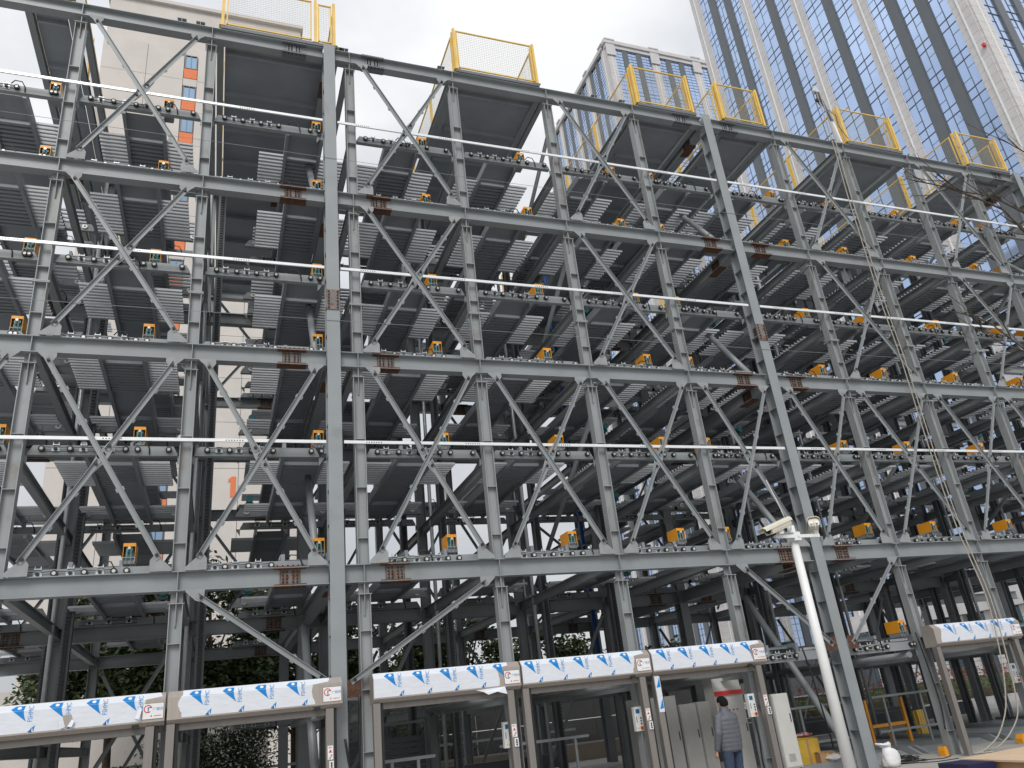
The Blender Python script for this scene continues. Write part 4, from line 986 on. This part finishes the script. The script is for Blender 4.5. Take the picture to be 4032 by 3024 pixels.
def person(label, loc, rz, top, legs, helmet=False):
    t = thing('person', label, 'person', loc); t.rotation_euler = (0, 0, rz)
    V = []; E_ = []; Q = []
    def v(p, r_, par=None):
        V.append(p); Q.append(r_)
        if par is not None: E_.append((par, len(V)-1))
        return len(V)-1
    pel = v((0, 0, .84), (.14, .11)); wa = v((0, 0, 1.0), (.135, .10), pel); che = v((0, .0, 1.2), (.15, .11), wa); nb = v((0, -.01, 1.33), .065, che)
    nk = v((0, .005, 1.385), .052, nb); hd = v((0, .02, 1.47), .082, nk); cr = v((0, .015, 1.545), .062, hd)
    v((0, .112, 1.455), .012, hd); v((.088, .01, 1.465), .018, hd); v((-.088, .01, 1.465), .018, hd)
    arms = {}
    for sx, el, wr in ((-1, (-.265, -.03, 1.0), (-.285, .05, .745)), (1, (.265, .05, 1.0), (.17, .27, .98))):
        sh = v((.175*sx, 0, 1.265), .065, che); e = v(el, .042, sh); w_ = v(wr, .028, e); d = (Vector(wr)-Vector(el)).normalized()
        pm = Vector(wr)+d*.075; p_ = v(tuple(pm), (.036, .020), w_); side = Vector((0, 1, 0)) if sx < 0 else Vector((0, .3, -1)).normalized()
        cu = Vector((.35, .1, 0)) if sx < 0 else Vector((0, 0, -.3))
        for k, (off, ln) in enumerate(((-.027, .062), (-.009, .075), (.009, .078), (.027, .07))):
            m1 = v(tuple(pm+side*off+d*ln*.55), .0095, p_); v(tuple(pm+side*off+d*ln*.9+cu*.05), .0085, m1)
        th = v(tuple(Vector(wr)+d*.04+side*.04+cu*.02), .0105, w_); v(tuple(Vector(wr)+d*.085+side*.055+cu*.05), .009, th)
        arms[sx] = (el, wr)
    for sx in (-1, 1):
        h = v((.095*sx, 0, .78), .095, pel); k = v((.105*sx, .015, .44), .062, h); a = v((.11*sx, -.01, .09), .045, k); f = v((.12*sx, .11, .04), .04, a); v((.125*sx, .17, .035), .03, f)
    me = skin_mesh(V, E_, Q); me.materials.append(SKIN); me.materials.append(legs); me.materials.append(BLACK); me.materials.append(top)
    for p in me.polygons:
        c = p.center
        if c.z < .10: p.material_index = 2
        elif c.z < .88 and abs(c.x) < .22: p.material_index = 1
        elif .88 <= c.z < 1.345 and c.y < .17: p.material_index = 3
        elif c.z > .74 and c.x < -.2: p.material_index = 3
    link('body', me, t, None, False)
    # trousers and padded jacket are worn over the body
    tr = MB()
    for sx in (-1, 1): tr.loft(ringpath([(.085*sx, 0, .86), (.1*sx, 0, .76), (.108*sx, .01, .6), (.108*sx, .015, .45), (.112*sx, 0, .25), (.115*sx, .0, .07)], [.105, .112, .098, .082, .074, .07], 16))
    link('trousers', tr.mesh('trousers', legs), t, None, False)
    jk = MB(); rings = []; n = 40; N = 20
    for i in range(n+1):
        u = i/n; z = .69+.62*u
        w = .215+.02*math.sin(math.pi*u)+.012*u; dp = .145+.02*math.sin(math.pi*u*.9)
        if u > .84: s_ = (u-.84)/.16; w *= 1-.52*s_**1.7; dp *= 1-.40*s_**1.7
        f = 1+.055*(abs(math.sin(math.pi*u*9))**.5-.6)
        if u < .03: f *= .95
        rings.append([(w*f*math.cos(2*math.pi*k/N), dp*f*math.sin(2*math.pi*k/N)-.004, z+.006*math.sin(k*2.1+i)) for k in range(N)])
    for rr, z in ((.088, 1.33), (.078, 1.36), (.076, 1.395), (.066, 1.40)): rings.append([(rr*1.05*math.cos(2*math.pi*k/N), rr*math.sin(2*math.pi*k/N)+.0, z) for k in range(N)])
    jk.loft(rings)
    for sx in (-1, 1):
        el, wr = arms[sx]; d = (Vector(wr)-Vector(el)).normalized(); jk.loft(puff_path((.165*sx, 0, 1.262), el, tuple(Vector(wr)+d*.01), .082, .05))
    link('jacket', jk.mesh('jacket', top), t, None, False)
    ha = MB(); rings = []; n = 18
    for i in range(9):
        e = R(-28)+R(118)*i/8; rr = .094*math.cos(e) if i < 8 else .004
        rings.append([(rr*math.cos(2*math.pi*k/n), .015+rr*1.10*math.sin(2*math.pi*k/n)-(.012 if math.sin(2*math.pi*k/n) < 0 else .02*(1-i/8)), 1.488+.094*math.sin(e)-(.03*(1-i/8) if math.sin(2*math.pi*k/n) < -.2 else -.02*(1-i/8))) for k in range(n)])
    ha.loft(rings)
    link('helmet' if helmet else 'hair', ha.mesh('hair', HELM if helmet else HAIR), t, None, False)
    for sx in (-1, 1): link('eye', MB().cyl((.032*sx, .088, 1.485), (.032*sx, .103, 1.485), .011, n=8).mesh('eye', BLACK), t, None, False)
    link('mouth', MB().box(-.022, .022, .092, .099, 1.418, 1.424).mesh('mouth', RED), t, None, False)
    return t
man = person('man in a grey quilted jacket and jeans seen from behind, facing the pale cabinet', (8.38, -.8, .02), R(12), JACK, JEAN)
ph = tag(build(MB().box(-.004, .004, -.035, .035, -.075, .075), 'phone', BLACK), 'dark phone held low in the left hand of the man', 'phone'); ph.location = (8.115, -.83, .655); ph.rotation_euler = (R(-15), R(8), R(12))
person('worker in an orange helmet and plaid shirt standing up on the roof', (3.98, 6.3, 16.15), R(160), PLAID, JEAN, True)

# ------------------------------------------------------------------ camera pole
PX, PY = 10.17, -1.5
t = thing('camera_pole', 'white pole with two cream security cameras in front of the second tall column', 'camera pole', (PX, PY, 0))
build(MB().cyl((PX, PY, 0), (PX, PY, 4.42), .105, .072, n=20), 'pole', WHITEP, t)
build(MB().box(PX-.20, PX+.20, PY-.2, PY+.2, 0, .02), 'base_plate', WHITEP, t)
q = MB(); q.box(PX-.5, PX+.52, PY-.135, PY-.095, 4.17, 4.23); q.box(PX-.075, PX+.075, PY-.138, PY+.09, 4.12, 4.28); q.cyl((PX+.02, PY-.14, 4.2), (PX+.02, PY-.155, 4.2), .022, n=8); build(q, 'cross_arm', WHITEP, t)
def camera(c, d, L, name):
    c = Vector(c); d = Vector(d).normalized(); s_ = d.cross(ZV).normalized(); u = s_.cross(d)
    q = MB(); q.prism([(-.085, -.09), (.085, -.09), (.1, -.04), (.1, .03), (.06, .06), (-.06, .06), (-.1, .03), (-.1, -.04)], c, s_, u, d*L)
    o = build(q, 'security_camera', CREAMP, t)
    h = MB(); h.prism([(-.115, .0), (-.108, .045), (-.065, .078), (.065, .078), (.108, .045), (.115, .0), (.11, .0), (.103, .04), (.062, .07), (-.062, .07), (-.103, .04), (-.11, .0)], c-d*.05, s_, u, d*(L+.22)); sub(o, 'sun_hood', h.mesh('sun_hood', CREAMP))
    k = MB().cyl(c+d*(L-.002), c+d*(L+.012), .07, n=16); sub(o, 'lens_window', k.mesh('lens_window', BLACK))
    g_ = MB()
    for a in (-.05, .05): g_.cyl(c+s_*a-u*.04, c+s_*a-u*.04-d*.05, .02, n=8)
    g_.tube([c-u*.02-d*.03, c-d*.09-u*.08, c-d*.02-u*.17], .01, 6); sub(o, 'cable_gland', g_.mesh('cable_gland', WHITEP))
    e = MB().box(c.x+d.x*L*.45-.05, c.x+d.x*L*.45+.05, c.y+d.y*L*.45-.05, c.y+d.y*L*.45+.05, 4.23, c.z+d.z*L*.45-.085); sub(o, 'mount', e.mesh('mount', WHITEP))
camera((9.97, -1.66, 4.47), (-.80, -.12, -.26), .56, 'a')
camera((10.55, -1.72, 4.45), (.42, .62, -.16), .5, 'b')
build(MB().tube([(PX-.02, PY, 4.42), (PX-.09, PY, 4.62), (PX-.16, PY, 4.9), (PX-.26, PY+.05, 5.35)], .007, 5), 'lead_cable', WHITEP, t)

# ------------------------------------------------------------------ hoist pole and ropes on the roof
t = thing('hoist_pole', 'leaning roof hoist pole with a pulley left of a wide yellow cage', 'hoist', (16.65, -.02, 16.2))
build(MB().bar((16.68, .0, 16.1), (16.55, -.02, 17.1), .07, .07, (0, 1, 0)), 'white_foot', WHITEP, t); build(MB().bar((16.58, -.03, 16.85), (16.28, -.06, 18.2), .06, .06, (0, 1, 0)), 'dark_arm', STEELD, t)
q = MB(); q.cyl((16.27, -.12, 17.95), (16.27, -.02, 17.95), .085, n=12); q.box(16.22, 16.32, -.1, -.04, 17.98, 18.12); build(q, 'pulley', GALV, t)
q = MB(); q.tube([(16.25, -.08, 17.9), (16.22, -.08, 17.6), (16.2, -.08, 17.45), (16.25, -.08, 17.38), (16.3, -.08, 17.45)], .016, 5); q.box(16.15, 16.3, -.11, -.05, 17.5, 17.6); build(q, 'hook', BOLT, t)
build(MB().tube([(16.5, -.06, 17.3), (16.75, -.06, 17.1), (16.72, -.06, 16.7), (16.95, -.06, 16.25)], .009, 5), 'tie_wire', BLACK, t)
def rope(pts, r_, label):
    P = [Vector(p) for p in pts]; out = []
    for i in range(len(P)-1):
        for k in range(5): out.append(P[i].lerp(P[i+1], k/5))
    out.append(P[-1])
    for _ in range(3): out = [out[0]]+[(out[i-1]+out[i]*2+out[i+1])/4 for i in range(1, len(out)-1)]+[out[-1]]
    return tag(build(MB().tube(out, r_, 6), 'rope', ROPE), label, 'rope')
RP = [(16.25, -.1, 17.83), (16.21, -.12, 15.9), (16.09, -.12, 14.07), (16.07, -.12, 12.83), (16.01, -.12, 10.78), (16.07, -.12, 9.02), (16.02, -.12, 7.37), (16.0, -.12, 5.71), (15.90, -.25, 4.38)]
rope(RP+[(15.75, -.56, 2.92), (15.52, -.58, 1.6), (15.25, -.56, .75), (14.85, -.5, .25), (14.4, -.4, .02), (14.15, -.3, .02)], .015, 'beige rope hanging from the roof hoist and curling onto the ground')
rope([(p[0]+.10, p[1]-.02, p[2]) for p in RP]+[(15.83, -.58, 2.92), (15.66, -.6, 1.5), (15.5, -.6, .62), (15.1, -.55, .26), (14.75, -.45, .05), (14.5, -.2, .02), (14.3, -.35, .02), (14.6, -.5, .02)], .015, 'second beige rope beside the first, ending in a loop')

# loose cables near the doors and bare branches at the right
for lab, pts in (('black cable hanging from the roller beam behind the white pole', [(11.0, .0, 2.3), (11.06, -.02, 1.8), (11.12, 0, 1.2), (11.25, .1, .7), (11.42, .3, .45)]), ('pair of black cables running down the column beside the tall left column', [(2.18, -.02, 2.3), (2.16, -.03, 1.2), (2.2, -.02, 0)]), ('black cable running down from the second door to the ground', [(1.93, -.1, 1.6), (2.0, -.12, 1.1), (2.2, -.1, .7), (2.3, -.08, 0)]), ('black cable with a yellow end hanging down the column at lower right', [(14.0, -.02, 2.4), (14.06, -.04, 1.6), (14.1, -.03, .9), (14.0, -.05, .5)]), ('bundle of black cables below the control box behind the man', [(9.45, -.12, 1.18), (9.47, -.12, .8), (9.44, -.1, .4), (9.5, -.1, 0)])):
    out = rope(pts, .018, lab); out.name = 'cable'; out['category'] = 'cable'; out.data.materials[0] = BLACK
t = thing('bare_tree', 'leafless tree whose thin branches reach in from the right edge', 'tree', (16.8, -5.2, 0))
q = MB(); r = random.Random(31)
build(MB().tube([(16.8, -5.2, 0), (16.75, -5.2, 3), (16.5, -5.15, 6), (16.4, -5.1, 9), (16.3, -5, 12)], .13, 8, .03), 'trunk', BARK, t)
def branch(pts, r0, depth=0):
    q.tube(pts, r0, 5, r0*.3)
    if depth > 1: return
    P = [Vector(p) for p in pts]
    for i in range(1, len(P)):
        for k in range(2 if depth == 0 else 1):
            d = (P[i]-P[i-1]).normalized(); n_ = Vector((r.uniform(-1, .2), r.uniform(-.6, .6), r.uniform(-.7, .9))); L = r.uniform(.25, .6)/(1+depth)
            a = P[i-1].lerp(P[i], r.uniform(.2, .95)); b = a+(d+n_*.8).normalized()*L; c = b+(d+n_*.4+Vector((0, 0, r.uniform(-.2, .4)))).normalized()*L*.8
            branch([a, b, c], r0*.42, depth+1)
branch([(16.4, -5.1, 8.2), (15.2, -5, 9.0), (14.53, -5, 9.3), (14.2, -5, 9.77), (13.55, -5, 9.97), (12.8, -5, 10.11), (12.03, -5, 10.14)], .032)
branch([(16.4, -5.1, 9), (15.3, -5, 9.6), (14.77, -5, 9.78), (14.01, -5, 10.08), (13.18, -5, 10.06), (12.7, -5, 10.4)], .028)
branch([(16.35, -5, 10.5), (15.8, -5, 11.4), (15.39, -5, 11.56), (15.1, -5, 11.7)], .02)
branch([(16.6, -5.1, 5.6), (14.6, -5, 6.0), (13.18, -5, 6.66), (12.6, -5, 7.11), (12.13, -5, 7.29)], .026)
branch([(16.6, -5.1, 5.5), (14.3, -5, 6.1), (13.15, -5, 6.6), (12.61, -5, 6.74), (12.3, -5, 7.03)], .022)
build(q, 'branch', BARK, t)
